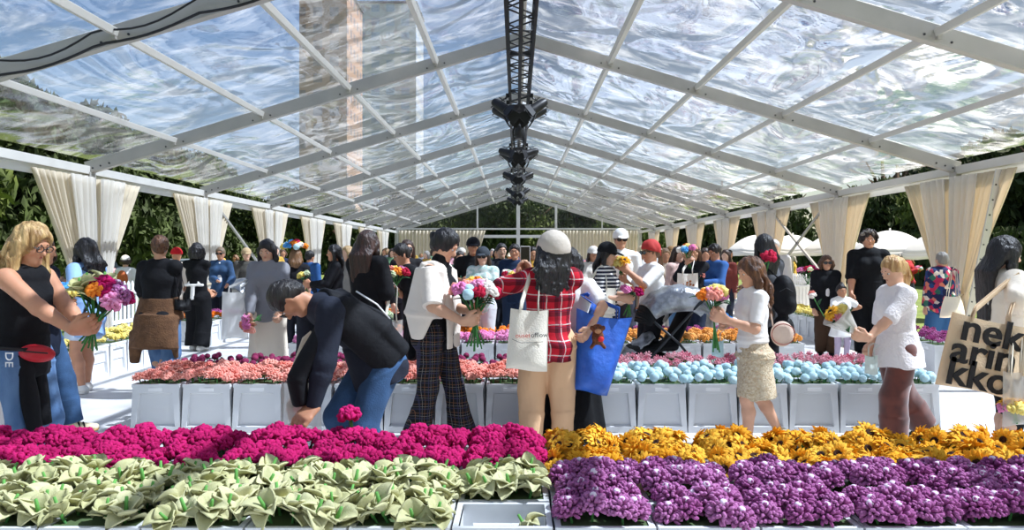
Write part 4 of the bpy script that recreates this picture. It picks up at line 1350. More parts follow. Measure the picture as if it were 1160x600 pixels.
    def part(s, name, B, m, folds=0, freq=18, seed=1, stretch=(1, 1, .6), smooth=1):
        V, Q = B.skin(smooth)
        if folds: V = wobble(V, Q, folds * 1.5, freq, seed, stretch)
        return obj_vq(name, V, Q, m, s.o, s.base)
    def face(s, brow='#2a1d16', lip='#a8554e', eyes=True):
        S, c, f, l, u = s.S, s.hc, s.hf, s.hl, s.hu
        rot = Matrix([list(l), list(f), list(u)]).transposed()
        b0 = Vector(s.base)
        def V_(p): return Vector(p) - b0
        for sg in (1, -1):
            if eyes:
                m = MB(); m.ball(V_(c + l * sg * .15 * S + f * .335 * S + u * .02 * S), (.062 * S, .05 * S, .032 * S), 2, rot=rot); m.build('eye', mat('eye white', '#d9d2cc', .3), s.o, smooth=True)
                m = MB(); m.ball(V_(c + l * sg * .148 * S + f * .368 * S + u * .018 * S), (.030 * S, .02 * S, .030 * S), 2, rot=rot); m.build('iris', mat('dark iris', '#1d120d', .2), s.o, smooth=True)
            pts = [V_(c + l * sg * (.06 + .045 * q) * S + f * (.375 - .012 * q * q * .6) * S + u * (.115 + .018 * math.sin(q * 1.1)) * S) for q in range(5)]
            MB().tube(pts, [.016 * S, .02 * S, .02 * S, .016 * S, .01 * S], 6).build('eyebrow', mat('brow ' + brow, brow, .8), s.o, smooth=True)
        pts = [V_(c + l * q * .026 * S + f * (.386 - .006 * q * q) * S - u * (.225 + .004 * abs(q)) * S) for q in range(-3, 4)]
        MB().tube(pts, [.01 * S, .02 * S, .024 * S, .022 * S, .024 * S, .02 * S, .01 * S], 8).build('lips', mat('lips ' + lip, lip, .5), s.o, smooth=True)
    # ---- clothing
    def top(s, m, e=.014, sleeve=2.0, hem=.05, name='shirt', folds=.004, freq=20, cuff=None, flare=0.0, hipe=0.0, neckh=0.0, sl_e=None, seed=1, open_=False, lo_start=0):
        B = Blend(s.h); H = s.H; k = .03
        s.add_torso(B, e, k)
        T = s.torso(e)
        hw = (T[0][1][0] + hipe, T[0][1][1] + hipe)
        hp = s.hip - UP * hem * H
        B.seg(s.waist - UP * .02 * H, hp, (T[1][1][0] + hipe * .3 + .004, T[1][1][1] + hipe * .3 + .006), (hw[0] + flare, hw[1] + flare), k, s.l, .012)
        if sleeve > 0:
            for sg in (1, -1): s.arm(B, sg, (e if sl_e is None else sl_e), k * .8, sleeve, .012, cuff)
        if neckh: B.seg(s.neck - s.d2 * .02 * H, s.neck + _u(s.hc - s.neck) * neckh * H, .040 * H + e, .037 * H + e * .6, .02, None, .01)
        return s.part(name, B, m, folds, freq, seed)
    def trousers(s, m, kind='straight', e=.010, name='trousers', folds=.004, to=1.0, seed=2, rise=.03, radii=None):
        B = Blend(s.h); H = s.H; k = .03
        T = s.torso(e)
        B.seg(s.hip + (s.waist - s.hip) * .75, s.hip - UP * .02 * H, (T[1][1][0] * 1.03, T[1][1][1] * 1.06), T[0][1], k, s.l, .012)
        for sg in (1, -1): B.ell(s.hip - s.f * .035 * H * s.bulk + s.l * sg * .042 * H - UP * .025 * H, UP, (.056 * H * s.bulk + e, .05 * H * s.bulk + e, .06 * H), k)
        r = radii or {'slim': (.060, .042, .034, .030), 'straight': (.064, .050, .046, .045), 'wide': (.070, .066, .070, .074), 'flare': (.062, .045, .050, .068), 'loose': (.068, .058, .056, .052)}[kind]
        b = .45 + .55 * s.bulk
        for sg in (1, -1):
            h_, K, A = s.hp[sg], s.kn[sg], s.an[sg]
            end = K + (A - K) * (to + (-.02 if kind != 'slim' else -.05)) if to > .5 else K
            md = K + (end - K) * .5
            if to > .45:
                B.seg(h_, K, r[0] * H * b + e * .5, r[1] * H * b + e * .5, k); B.seg(K, md, r[1] * H * b + e * .5, r[2] * H + e * .3, .02); B.seg(md, end, r[2] * H + e * .3, r[3] * H + e * .3, .02, None, .012)
            else:
                B.seg(h_, h_ + (K - h_) * to * 2, r[0] * H * b + e, (r[0] + .006) * H * b + e, k, None, .012)
        return s.part(name, B, m, folds, 22, seed)
    def skirt(s, m, length=.4, flare=.10, e=.012, name='skirt', folds=.006, seed=3, freq=26, depth=1.0):
        B = Blend(s.h); H = s.H; T = s.torso(e)
        B.seg(s.hip + (s.waist - s.hip) * .85, s.hip - UP * .02 * H, (T[1][1][0] * 1.02, T[1][1][1] * 1.05), T[0][1], .03, s.l, .012)
        for sg in (1, -1): B.ell(s.hip - s.f * .035 * H * s.bulk + s.l * sg * .042 * H - UP * .025 * H, UP, (.056 * H * s.bulk + e, .05 * H * s.bulk + e, .06 * H), .03)
        mid = (s.an[1] + s.an[-1]) / 2; mid[2] = 0
        c = s.hip * 1.0; c[2] = max(.02, s.hip[2] - length * H)
        c[:2] += (mid[:2] - c[:2]) * min(1, length / .5) * .8
        for sg in (1, -1):
            q = min(1, length / .245); b = .45 + .55 * s.bulk
            B.seg(s.hp[sg], s.hp[sg] + (s.kn[sg] - s.hp[sg]) * q, .058 * H * b + e, (.058 - .02 * q) * H * b + e, .04, None, .012)
        B.seg(s.hip - UP * .01 * H, c, T[0][1], (T[0][1][0] + flare, (T[0][1][1] + flare) * depth), .03, s.l, .012)
        return s.part(name, B, m, folds, freq, seed, (1, 1, .12))
    def shoes(s, m, sole=None, high=0.0):
        H = s.H
        for sg in (1, -1):
            B = Blend(s.h); A, t = s.an[sg], s.toe[sg]; w = np.cross(UP, t)
            dn = np.cross(t, w); dn = dn if dn[2] < 0 else -dn
            B.seg(A + dn * .017 * H - t * .02 * H, A + t * .10 * H + dn * .026 * H, (.030 * H, .026 * H), (.031 * H, .017 * H), .02, w)
            B.seg(A + dn * .01 * H, A - dn * (.008 + high) * H, .029 * H, .026 * H, .02, None, .01)
            o = s.part('shoe', B, m)
            if sole is not None:
                B = Blend(s.h); B.seg(A + dn * .037 * H - t * .028 * H, A + t * .108 * H + dn * .037 * H, (.032 * H, .010 * H), (.033 * H, .009 * H), .005, w)
                V, Q = B.skin(1); obj_vq('sole', V, Q, sole, o, s.base)
    # ---- hair
    def hair(s, m, style='short', length=.2, vol=.0, wave=0.0, seed=5, fringe=True, strands=18, part='hair', nape=True):
        S, c, f, l, u = s.S, s.hc, s.hf, s.hl, s.hu
        B = Blend(s.h); e = .045 * S + vol; s.he = e
        B.ell(c + u * .115 * S - f * .065 * S, u, (.345 * S + e, .41 * S + e, .40 * S + e * .9), .02, l)
        if nape: B.ell(c - u * .12 * S - f * .26 * S, u, (.27 * S + e, .20 * S + e * .6, .26 * S), .03, l)
        down = -UP
        r = random.Random(seed)
        back = c - f * (.36 * S + e * .5) + u * .05 * S
        if style in ('long', 'wavy', 'straight'):
            sh = s.neck - f * 0
            p0 = c - f * .22 * S; p1 = s.neck - s.cf * (.055 * s.H * s.bulk + .012) + s.d2 * .01 * s.H
            p2 = p1 - UP * max(.02, length - .1) - s.cf * .012
            B.seg(p0, p1, (.36 * S + e * .6, .24 * S + e * .4), (.34 * S + e * .6, .13 * S + e * .3), .03, l); B.seg(p1, p2, (.34 * S + e * .6, .12 * S + e * .3), (.24 * S + e * .4, .06 * S + .008), .03, l)
            for i in range(strands):
                x = r.uniform(-1, 1); q = r.uniform(.6, 1.12)
                a = c + l * x * (.36 * S + e) + u * r.uniform(-.1, .15) * S - f * (.40 * S + e) * math.sqrt(max(.02, 1 - x * x)) * .8
                b_ = p1 + l * x * (.36 * S + e) - s.cf * (.10 * S + e * .3) * math.sqrt(max(0, 1 - x * x)) + UP * .02
                dd = p2 + l * x * (.25 * S + e) * r.uniform(.8, 1.25) - s.cf * .03 * S - UP * (length * (q - 1)) 
                pts = [a, b_]
                n = 5
                for j in range(1, n + 1):
                    w_ = b_ + (dd - b_) * j / n + l * wave * math.sin(j * 1.9 + i * 1.3) + s.cf * wave * .6 * math.cos(j * 2.1 + i)
                    pts.append(w_)
                rs = [.05 * S + e * .2] * 2 + [(.05 * S + e * .2) * (1 - .13 * j) for j in range(1, n + 1)]
                B.chain(pts, rs, .012)
            for sg in (1, -1):      # locks beside the face
                a = c + l * sg * (.34 * S + e * .5) + f * .05 * S + u * .05 * S
                b_ = c + l * sg * (.37 * S + e * .7) + f * .02 * S - u * .42 * S
                d = s.neck + l * sg * .36 * S + s.cf * (.02 * s.H) - UP * min(length, .22) * .6
                pts = [a, b_, b_ + (d - b_) * .5 + l * sg * wave, d]
                B.chain(pts, [.10 * S + e * .3, .10 * S + e * .4, .08 * S + e * .3, .03 * S], .02)
                for j in range(int(strands / 5)):
                    o_ = l * sg * r.uniform(-.04, .08) * S + f * r.uniform(-.14, .05) * S
                    B.chain([p + o_ + l * sg * wave * math.sin(jj * 2 + j) for jj, p in enumerate(pts)], [.04 * S, .045 * S, .04 * S, .02 * S], .01)
        if style == 'bun':
            B.ell(c - f * (.50 * S) - u * .08 * S + u * length, u, (.19 * S, .17 * S, .17 * S), .015)
        if style == 'topbun':
            B.ell(c + u * .56 * S - f * .12 * S, u, (.16 * S, .16 * S, .14 * S), .015)
        if style == 'pony':
            a = c - f * .48 * S + u * .18 * S
            for i in range(max(3, strands // 2)):
                o_ = l * r.uniform(-.09, .09) * S + f * r.uniform(-.1, .1) * S
                pts = [a - f * .02 * S, a - f * .16 * S - UP * .05 + o_ * .5, a - f * .2 * S - UP * length * .45 + o_ + l * wave * math.sin(i), a - f * .12 * S - UP * length * r.uniform(.85, 1.05) + o_ * 1.4 - l * wave * math.sin(i)]
                B.chain(pts, [.06 * S, .08 * S, .07 * S, .02 * S], .012)
        if style == 'bob':
            for i in range(strands + 8):
                t = (i / (strands + 7) - .5) * 2 * 2.1
                dr = -f * math.cos(t) + l * math.sin(t)
                rad = .40 * S + e
                a = c + dr * rad * .95 + u * .12 * S - f * .06 * S
                d = a + dr * .02 * S - UP * (length * r.uniform(.9, 1.05)) 
                B.chain([a, (a + d) / 2 + dr * .05 * S + l * wave * math.sin(i * 2.), d - dr * .03 * S], [.075 * S, .085 * S, .045 * S], .012)
        if style == 'afro':
            for i in range(70):
                d = fib(70, i, -.5); dd = l * d.x + f * d.y + u * d.z
                if np.dot(dd, f) > .45 and np.dot(dd, u) < .55: continue
                B.ell(c + u * .12 * S - f * .05 * S + dd * (.42 * S + e), u, (.09 * S + vol, .09 * S + vol, .09 * S + vol), .012)
        # the face stays free
        if style != 'none':
            B.ell(c + f * .60 * S - u * .20 * S, u, (.45 * S, .40 * S, .48 * S), .02, l, neg=True)
            if not fringe: B.ell(c + f * .62 * S + u * .16 * S, u, (.28 * S, .32 * S, .26 * S), .02, l, neg=True)
        V, Q = B.skin(1)
        V = wobble(V, Q, (.0055 if style != 'straight' else .003) + (.006 if style in ('afro',) else 0), 120, seed, (1, 1, .2 if style not in ('afro',) else 1))
        return obj_vq(part, V, Q, m, s.o, s.base)
    def cap(s, m, turn=0, tip=0, brim=True):
        S, c, u = s.S, s.hc, s.hu
        f = rot_to(s.hf, u, R(turn)); l = np.cross(u, f)
        B = Blend(s.h); e = getattr(s, 'he', .045 * S) + .016
        B.ell(c + u * .13 * S - s.hf * .06 * S, u, (.345 * S + e, .41 * S + e, .40 * S + e), .01, s.hl)
        B.ell(c - u * .42 * S, u, (.8 * S, .8 * S, .56 * S), .006, s.hl, neg=True)
        o = s.part('cap', B, m)
        if brim:
            B = Blend(s.h); B.ell(c + f * .58 * S + u * .17 * S, rot_to(u, l, .18), (.30 * S, .30 * S, .028 * S + s.h * .3), .006, l)
            V, Q = B.skin(0); obj_vq('brim', V, Q, m, o, s.base)
        B = Blend(s.h); B.ell(c + u * .62 * S - s.hf * .06 * S, u, (.035 * S, .035 * S, .025 * S), .004); V, Q = B.skin(0); obj_vq('button', V, Q, m, o, s.base)
        return o
    def glasses(s, hexc='#141414', lens='#17130f', big=1.0):
        S, c, f, l, u = s.S, s.hc, s.hf, s.hl, s.hu; b0 = s.base
        g = MB()
        ctr = c + f * .44 * S + u * .03 * S - b0
        for sg in (1, -1):
            pts = [Vector(ctr + l * (sg * .155 + .115 * big * math.cos(a)) * S + u * .085 * big * math.sin(a) * S) for a in [k * math.pi / 8 for k in range(17)]]
            g.tube(pts, .014 * S, 6)
            g.tube([Vector(ctr + l * sg * .27 * S + u * .03 * S), Vector(c - b0 + l * sg * .36 * S + u * .03 * S - f * .02 * S)], .013 * S, 6)
        g.tube([Vector(ctr - l * .05 * S), Vector(ctr + l * .05 * S)], .013 * S, 6)
        o = g.build('glasses', mat('frame ' + hexc, hexc, .3), s.o, smooth=True)
        if lens:
            for sg in (1, -1):
                pts = [Vector(ctr + l * (sg * .155 + .11 * big * math.cos(a)) * S + u * .08 * big * math.sin(a) * S) for a in [k * math.pi / 8 for k in range(16)]]
                bk = [p - Vector(f) * .006 for p in pts]
                MB().add(pts + bk, [tuple(range(16)), tuple(range(31, 15, -1))] + [(i, 16 + i, 16 + (i + 1) % 16, (i + 1) % 16) for i in range(16)]).build('lens', mat('lens ' + lens, lens, .12), o)
    def drapeseg(s, name, m, segs, folds=.004, freq=24, seed=9, k=.02, stretch=(1, 1, .5)):
        """free piece of cloth worn on the figure: list of (a, b, ra, rb, u)"""
        B = Blend(s.h)
        for (a, b, ra, rb, u) in segs: B.seg(a, b, ra, rb, k, u, .010)
        return s.part(name, B, m, folds, freq, seed, stretch)

# ---- things carried
def bag(name, top_c, w, h, d, yaw, m, label, strap_to=None, sw=.012, group=None, flare=.06, seed=1, roll=0, cat='bag', strap_m=None, gather=0.0, sag=.5, strap_w=.018):
    """soft bag hanging from its top edge; straps run up to strap_to"""
    top_c = Vector(top_c); t = empty(name, top_c, R(yaw))
    t.rotation_euler = (0, R(roll), R(yaw))
    r = random.Random(seed); ph = [r.random() * 6 for _ in range(6)]
    b = MB(); nu, nv = 28, 22
    def P(u, v, s_):
        x = (u - .5) * w * (1 + flare * v - gather * (1 - v) ** 2)
        ed = 1 - abs(2 * u - 1) ** 3
        bot = 1 - max(0, (v - .86) / .14) ** 2
        y = s_ * d / 2 * ed * (.25 + .75 * min(1, v * 1.6)) * bot
        y += .006 * math.sin(u * 9 + ph[0] + v * 3) * ed + .008 * math.sin(v * 7 + ph[1] + u * 4) * ed * v
        z = -h * v - .012 * math.sin(u * 3.1416) * (1 - v) * sag * 2 - .02 * math.sin(u * 5 + ph[2]) * v * .4
        return Vector((x, y, z))
    vs = [P(i / nu, j / nv, 1) for j in range(nv + 1) for i in range(nu + 1)] + [P(i / nu, j / nv, -1) for j in range(nv + 1) for i in range(nu + 1)]
    W = nu + 1; T = W * (nv + 1); fs = []
    for j in range(nv):
        for i in range(nu):
            a, b_, c, e = j * W + i, j * W + i + 1, (j + 1) * W + i + 1, (j + 1) * W + i
            fs.append((e, c, b_, a)); fs.append((T + a, T + b_, T + c, T + e))
    for j in range(nv):
        a, e = j * W, (j + 1) * W; fs.append((a, T + a, T + e, e)); a, e = j * W + nu, (j + 1) * W + nu; fs.append((a, e, T + e, T + a))
    for i in range(nu): a = nv * W + i; fs.append((a, T + a, T + a + 1, a + 1))
    b.add(vs, fs); b.build('bag_body', m, t, smooth=True)
    if strap_to is not None:
        M = (Euler(t.rotation_euler).to_matrix()).inverted()
        q = M @ (Vector(strap_to) - top_c)
        for s_ in (1, -1):
            st = MB(); x0 = w * .24
            pts = [Vector((-x0, s_ * d * .14, -.03)), Vector((-x0 * .9, s_ * d * .16, .05)), Vector((q.x - .035, q.y + s_ * .012, q.z * .9)), Vector((q.x, q.y + s_ * .012, q.z + .01)), Vector((q.x + .035, q.y + s_ * .012, q.z * .9)), Vector((x0 * .9, s_ * d * .16, .05)), Vector((x0, s_ * d * .14, -.03))]
            st.tube(pts, strap_w, 8, flat=.22).build('strap', strap_m or m, t, smooth=True)
    tag(t, label, cat, group)
    return t

def bouquet(hand, axis, flowers, label, spread=.11, stem=.26, below=.14, group=None, seed=1, leaves=4, wrap=None, name='bouquet', size=1.0):
    """flowers tied at the hand, heads fanned out along axis; stems pass through the grip"""
    hand = Vector(hand); ax = Vector(axis).normalized(); t = empty(name, hand)
    r = random.Random(seed); x = ax.orthogonal().normalized(); y = ax.cross(x)
    n = len(flowers)
    for i, key in enumerate(flowers):
        a = i * 2.39996 + seed; q = math.sqrt((i + .3) / n) * spread
        tip = ax * (stem * (1.08 - .25 * (q / spread) ** 2) + r.uniform(-.02, .02)) + x * math.cos(a) * q + y * math.sin(a) * q
        K_ = KINDS[key]; d = (tip + ax * .1).normalized()
        f = put(K_.meshes[r.randrange(len(K_.meshes))], 'flower', t, tip, d.to_track_quat('Z', 'Y').to_euler(), size * r.uniform(.9, 1.15))
        for (nm, me, off) in K_.parts:
            if nm not in ('stem',): put(me, nm, f, off)
        s_ = MB(); e = -ax * below * r.uniform(.75, 1.1) - (x * math.cos(a) + y * math.sin(a)) * q * .45
        s_.tube([tip - d * .01, (x * math.cos(a) + y * math.sin(a)) * min(.012, q * .2), e], .0055, 6).build('stem', M_STEM, t, smooth=True)
    for i in range(leaves):
        a = i * 2.1 + seed * 2; L = MB()
        petal_sheet(L, .13 * size, .05 * size, 0, .7, .15, .5, .004, .02, 0)
        lo = L.build('leaf', M_STEMD, t, smooth=True, loc=ax * stem * r.uniform(.3, .7))
        lo.rotation_euler = (ax.to_track_quat('Z', 'Y').to_matrix() @ Matrix.Rotation(a, 3, 'Z')).to_euler()
    if wrap is not None:
        def fn(u, v):
            a = u * 2 * math.pi * .97; rr = .022 + (spread * 1.25) * v ** 1.1 * (1 + .06 * math.sin(a * 5))
            return ax * (-.02 + stem * 1.05 * v) + (x * math.cos(a) + y * math.sin(a)) * rr
        MB().sheet(fn, 40, 6, .002).build('wrap', wrap, t, smooth=True)
    return tag(t, label, 'bouquet', group)
# ------------------------------------------------------------ people near the camera
def A3(px, py, Y): return np.array(at(px, py, Y))
BLACK = fab('#17171a'); NAVY = fab('#1b2130'); JEANS = mat('blue denim', '#4a6a93', .9, vscale=7, hex2='#6f90b8', bump=.25, bscale=120, stretch=(1, 1, .4))
JEAND = mat('dark denim', '#24405f', .9, vscale=7, hex2='#34557c', bump=.25, bscale=120)
CREAM = fab('#e6dcc9'); WHITE = fab('#eeeae6'); GREY = fab('#85858a'); CREAMY = fab('#e9ddd0')
BLK_HAIR = hair_mat('#0d0b0c', '#1d1719'); DBR_HAIR = hair_mat('#20140f', '#3a2418'); BR_HAIR = hair_mat('#3e2617', '#6b4427'); BLONDE = hair_mat('#8f6a3c', '#d3b078'); GREYH = hair_mat('#77726c', '#b3aea8')
M_SNEAK = fab('#e9e6e0', .6); M_SOLE = mat('white rubber sole', '#e4e1da', .6); M_BLKSHOE = mat('black shoe', '#18181a', .5)
M_TOTE = fab('#e8e0d0', .9, bump=.3, bscale=90); 

# A: blonde woman on the left
p = Person(24, 5.0, 1.69, 82, 'person with wavy blonde hair and black tank top holding a bright bouquet', '#c58c6c', lean=4, bow=20, hyaw=-6, Rh=A3(92, 381, 4.72), L=A3(100, 376, 4.9), bulk=1.16, face=True, elbowR=(-.6, -.35, -.8), elbowL=(-.5, .4, -.6), handR=((1, .1, .12), (0, .75, .5)), handL=((1, -.3, .1), (0, -.7, .5)), fl=(.03, .055, 0), fr=(-.02, .055, 0))
p.top(BLACK, e=.010, sleeve=0, hem=.06, name='tank_top', folds=.004)
p.trousers(JEANS, 'straight', folds=.005)
B = Blend(p.h)
for sg in (-1,):
    B.seg(p.hp[sg] + p.l * sg * .085, p.kn[sg] + p.l * sg * .105, (.018, .02), (.018, .02), .01, p.f); B.seg(p.kn[sg] + p.l * sg * .105, p.an[sg] + p.l * sg * .115, (.018, .02), (.018, .02), .01, p.f)
p.part('side_stripe', B, WHITE)
p.hair(BLONDE, 'wavy', .16, vol=.018, wave=.02, seed=3, strands=40, fringe=False)
p.glasses('#2b2320', None)
p.shoes(M_SNEAK, M_SOLE)
H_ = p.H
p.drapeseg('tied_jacket', BLACK, [
    (p.waist - UP * .05, p.hip - UP * .08, (.165, .135), (.20, .165), p.l),
    (p.hip + p.f * .10 - p.l * .10 + UP * .02, p.hip + p.f * .20 - p.l * .12 - UP * .50, (.06, .045), (.055, .03), p.l),
    (p.hip + p.f * .10 + p.l * .02 + UP * .02, p.hip + p.f * .16 + p.l * .02 - UP * .42, (.05, .04), (.05, .03), p.l),
    (p.hip - p.f * .07 - p.l * .15 + UP * .02, p.hip - p.f * .10 - p.l * .17 - UP * .40, (.12, .04), (.10, .03), p.f),
    (p.hip - p.f * .12 - UP * .02, p.hip - p.f * .17 - UP * .38, (.06, .17), (.05, .15), p.f)], .008, 18)
b_ = MB(); c_ = Vector(p.hip + p.f * .20 - p.l * .11 + UP * .035)
bb = MB(); bb.ball((0, 0, 0), (.10, .045, .055), 3); bb = bb.build('belt_bag', mat('red nylon', '#c3202c', .5, bump=.2, bscale=90), None, loc=c_, smooth=True); bb.rotation_euler = (0, R(8), R(20))
MB().box((0, -.045, .012), (.13, .006, .008)).build('zip', M_DARK, bb)
st = MB(); st.tube([Vector(p.hip + UP * .055) - c_ + Vector((.205 * math.cos(a), .215 * math.sin(a), .0)) for a in [k * math.pi / 12 for k in range(25)]], .014, 6, flat=.4); st.build('belt', M_DARK, bb, smooth=True)
tag(bb, 'red belt bag at the hip of the blonde woman in the black tank top', 'bag')
bouquet(p.palm[-1] + np.array([.02, .03, 0]), (.30, -.10, .75), ['magenta', 'magenta', 'purple', 'magenta', 'purple', 'lily', 'orange', 'magenta', 'lily', 'pink', 'coral', 'lily'], 'large bouquet of magenta, purple and pale green felt flowers held by the blonde woman', spread=.15, stem=.22, below=.17, seed=2, leaves=8, size=1.05)
def text_obj(s, size, m, loc, rot, name='lettering', ext=.001, off=0.0, parent=None, sx=1.0):
    cu = bpy.data.curves.new(name, 'FONT'); cu.body = s; cu.size = size; cu.extrude = ext; cu.offset = off; cu.align_x = 'LEFT'; cu.resolution_u = 4
    q = bpy.data.objects.new(name, cu); COL.objects.link(q)
    me = bpy.data.meshes.new_from_object(q.evaluated_get(bpy.context.evaluated_depsgraph_get()))
    bpy.data.objects.remove(q)
    me.materials.clear(); me.materials.append(m)
    o = bpy.data.objects.new(name, me); COL.objects.link(o); o.location = loc; o.rotation_euler = rot; o.scale = (sx, 1, 1)
    if parent is not None: o.parent = parent
    return o
M_WTXT = mat('white print', '#efefef', .7); M_BTXT = mat('black print', '#1a1718', .8)
text_obj('DE', .075, M_WTXT, Vector(at(6, 398, 4.70)) - Vector(p.base), (R(90), R(90), R(-8)), parent=p.o)

# C: person hidden behind her
p = Person(46, 6.6, 1.66, 95, 'person in a navy jacket half hidden behind the blonde woman', '#c58c6c', bow=10, Rh=A3(66, 345, 6.5), L=A3(70, 338, 6.7), fl=(.14, .05, 0), fr=(-.05, .05, 0))
p.top(NAVY, e=.022, sleeve=2, hem=.10, name='jacket'); p.trousers(JEAND, 'straight'); p.hair(DBR_HAIR, 'bob', .16)
p.shoes(fab('#e4d3ae', .7), mat('gum sole', '#b98a55', .6))
for sg in (1, -1):
    A_, t_ = p.an[sg], p.toe[sg]; w_ = np.cross(UP, t_)
    for q in range(3):
        B = Blend(.005); c0 = A_ + t_ * (.03 + .028 * q) * 1.3
        B.seg(c0 - w_ * .056 - UP * .062, c0 + UP * .004 - t_ * .03 - w_ * .03, .008, None, .004); V, Q = B.skin(0); obj_vq('shoe_stripe', V, Q, BLACK, p.o, p.base)
bouquet(p.palm[-1], (.1, -.1, 1), ['blue', 'greenwhite', 'blue', 'yellow', 'greenwhite'], 'small blue and green bunch held behind the bouquet of the blonde woman', spread=.07, stem=.12, below=.1, seed=4)

# B: woman with dark curly hair and pale blue shirt
p = Person(98, 8.75, 1.67, -112, 'person with long dark curly hair and pale blue shirt, bare legs', '#c88f70', bow=10, hyaw=-6, L=A3(70, 322, 8.55), Rh=A3(66, 316, 8.8), fl=(-.02, .05, 0), fr=(.06, .05, 0))
p.top(fab('#8fb0de'), e=.02, sleeve=1.2, hem=.14, flare=.02); p.trousers(fab('#c9d6ea'), 'straight', to=.3, name='shorts'); p.hair(BLK_HAIR, 'wavy', .2, vol=.02, wave=.03, strands=34)
p.shoes(M_SNEAK, M_SOLE)
p.drapeseg('shoulder_strap', BLACK, [(p.sh[-1] + UP * .05 - p.cf * .05, p.chest - p.cf * .15 - p.l * .02, (.022, .008), (.022, .008), p.l), (p.chest - p.cf * .145 - p.l * .02, p.hip + p.l * .14 - p.cf * .12, (.022, .008), (.022, .008), p.l)], 0)
bouquet(p.palm[-1], (-.4, -.2, .8), ['yellow', 'yellow', 'greenwhite'], 'pale yellow flower bunch held by the woman in the pale blue shirt', spread=.06, stem=.10, below=.1, seed=5)

# D: back view, brown sweater tied round the waist
p = Person(181, 8.55, 1.71, 172, 'person seen from behind in black top with a brown sweater tied round the waist', '#c79576', bow=12, hyaw=35, Rh=A3(196, 345, 8.9), L=A3(168, 345, 8.9), elbowL=(-1, -.2, -.2), elbowR=(1, -.2, -.2), bulk=1.22, fl=(.10, .04, 0), fr=(-.10, .05, .03))
p.top(BLACK, e=.014, sleeve=2, hem=.02); p.trousers(JEANS, 'straight'); p.hair(BR_HAIR, 'bun', .02, strands=10)
BROWN = mat('brown knit', '#573a24', .95, vscale=14, hex2='#6b4a30', bump=.5, bscale=70)
p.drapeseg('tied_sweater', BROWN, [(p.waist - UP * .0, p.hip - UP * .05, (.205, .165), (.245, .20), p.l), (p.hip - UP * .02 - p.f * .05, p.hip - UP * .36 - p.f * .11, (.23, .17), (.28, .13), p.l), (p.hip - UP * .2 + p.l * .2 - p.f * .1, p.hip - UP * .52 + p.l * .25 - p.f * .06, (.08, .05), (.05, .03), p.l), (p.hip - UP * .2 - p.l * .2 - p.f * .08, p.hip - UP * .47 - p.l * .2 - p.f * .02, (.06, .05), (.04, .03), p.l)], .012, 16)
p.shoes(M_SNEAK, M_SOLE)
bag('handbag', A3(207, 338, 8.5), .16, .13, .07, 30, fab('#141416', .5), 'small black shoulder bag at the hip of the woman with the brown sweater', strap_to=p.sh[-1] + UP * .06, strap_w=.008)

# G: woman in grey sweater
p = Person(304, 8.98, 1.68, 8, 'person in a grey sweater and wide cream skirt looking down at pink flowers', '#d3a285', bow=24, hyaw=-12, Rh=A3(283, 356, 8.72), L=A3(318, 352, 8.7), face=True, bulk=1.05, elbowR=(-.9, .3, -.5))
p.top(GREY, e=.024, sleeve=2, hem=.05, neckh=.03, folds=.006); p.skirt(fab('#e2d5c3'), .49, .07, folds=.010); p.hair(BLK_HAIR, 'long', .12, strands=16, fringe=False)
p.shoes(M_SNEAK, M_SOLE)
p.drapeseg('shoulder_strap', WHITE, [(p.sh[-1] + UP * .05 + p.l * .03, p.chest - p.l * .1 + p.cf * .12, (.03, .01), (.03, .01), p.l), (p.chest - p.l * .1 + p.cf * .12, p.waist - p.l * .16 + p.cf * .10, (.03, .01), (.03, .01), p.l)], 0)
bouquet(p.palm[-1], (-.25, -.35, -.2), ['coral', 'pink', 'coral', 'coral', 'pink', 'coral'], 'bunch of salmon pink flowers held low by the woman in grey', spread=.09, stem=.10, below=.1, seed=7, leaves=2)
M_TULLE = cloth_mat('translucent white tulle', '#f3f2ef', .35, .45)
bag('tote_bag', A3(266, 330, 8.75), .26, .52, .10, 20, M_TULLE, 'translucent white tote bag hanging beside the woman in the grey sweater', strap_to=A3(279, 318, 8.85), seed=4)

# H: man bending over the magenta flowers
p = Person(429, 5.18, 1.75, -58, 'person in a dark hooded jacket bending over to touch the magenta flowers', '#b98262', lean=51, bow=54, hyaw=-22, fem=False, L=A3(352, 480, 4.70), Rh=A3(338, 462, 5.2), face=True, elbowL=(.8, -.4, .15), handL=((-.55, -.45, -.55), (.1, .5, -.8)), fl=(-.02, .07, 0), fr=(.06, .07, 0), grip=.55, hipdrop=.07)
p.top(fab('#232733', .8), e=.022, sleeve=2, hem=.08, hipe=.022, name='jacket', folds=.007, freq=18, cuff=.012)
p.trousers(JEAND, 'straight', folds=.005); p.shoes(M_BLKSHOE)
p.hair(hair_mat('#100d0d', '#2b2523'), 'short', seed=8, fringe=False)
p.glasses('#20201f', None)
p.drapeseg('slung_jacket', fab('#16171b', .75), [
    (p.chest - p.cf * .06 + p.d1 * .10, p.waist - p.cf * .07 - p.d1 * .02, (.21, .10), (.22, .12), p.l),
    (p.waist - p.cf * .07, p.hip - p.cf * .10 - p.d1 * .04, (.22, .10), (.20, .09), p.l),
    (p.neck - p.cf * .07 - p.d2 * .02, p.neck - p.cf * .11 - p.d2 * .12, (.13, .065), (.14, .06), p.l),
    (p.sh[1] + p.cf * .05 - p.d1 * .02, p.sh[1] + p.cf * .12 - UP * .30 + p.f * .14, (.075, .05), (.055, .045), p.l),
    (p.sh[1] + p.cf * .12 - UP * .30 + p.f * .14, p.sh[1] + p.cf * .10 - UP * .46 + p.f * .13, (.055, .045), (.045, .035), p.l),
    (p.sh[1] - p.cf * .02, p.hip + p.l * .16 - p.cf * .02 - UP * .02, (.10, .05), (.09, .05), p.f)], .011, 17)
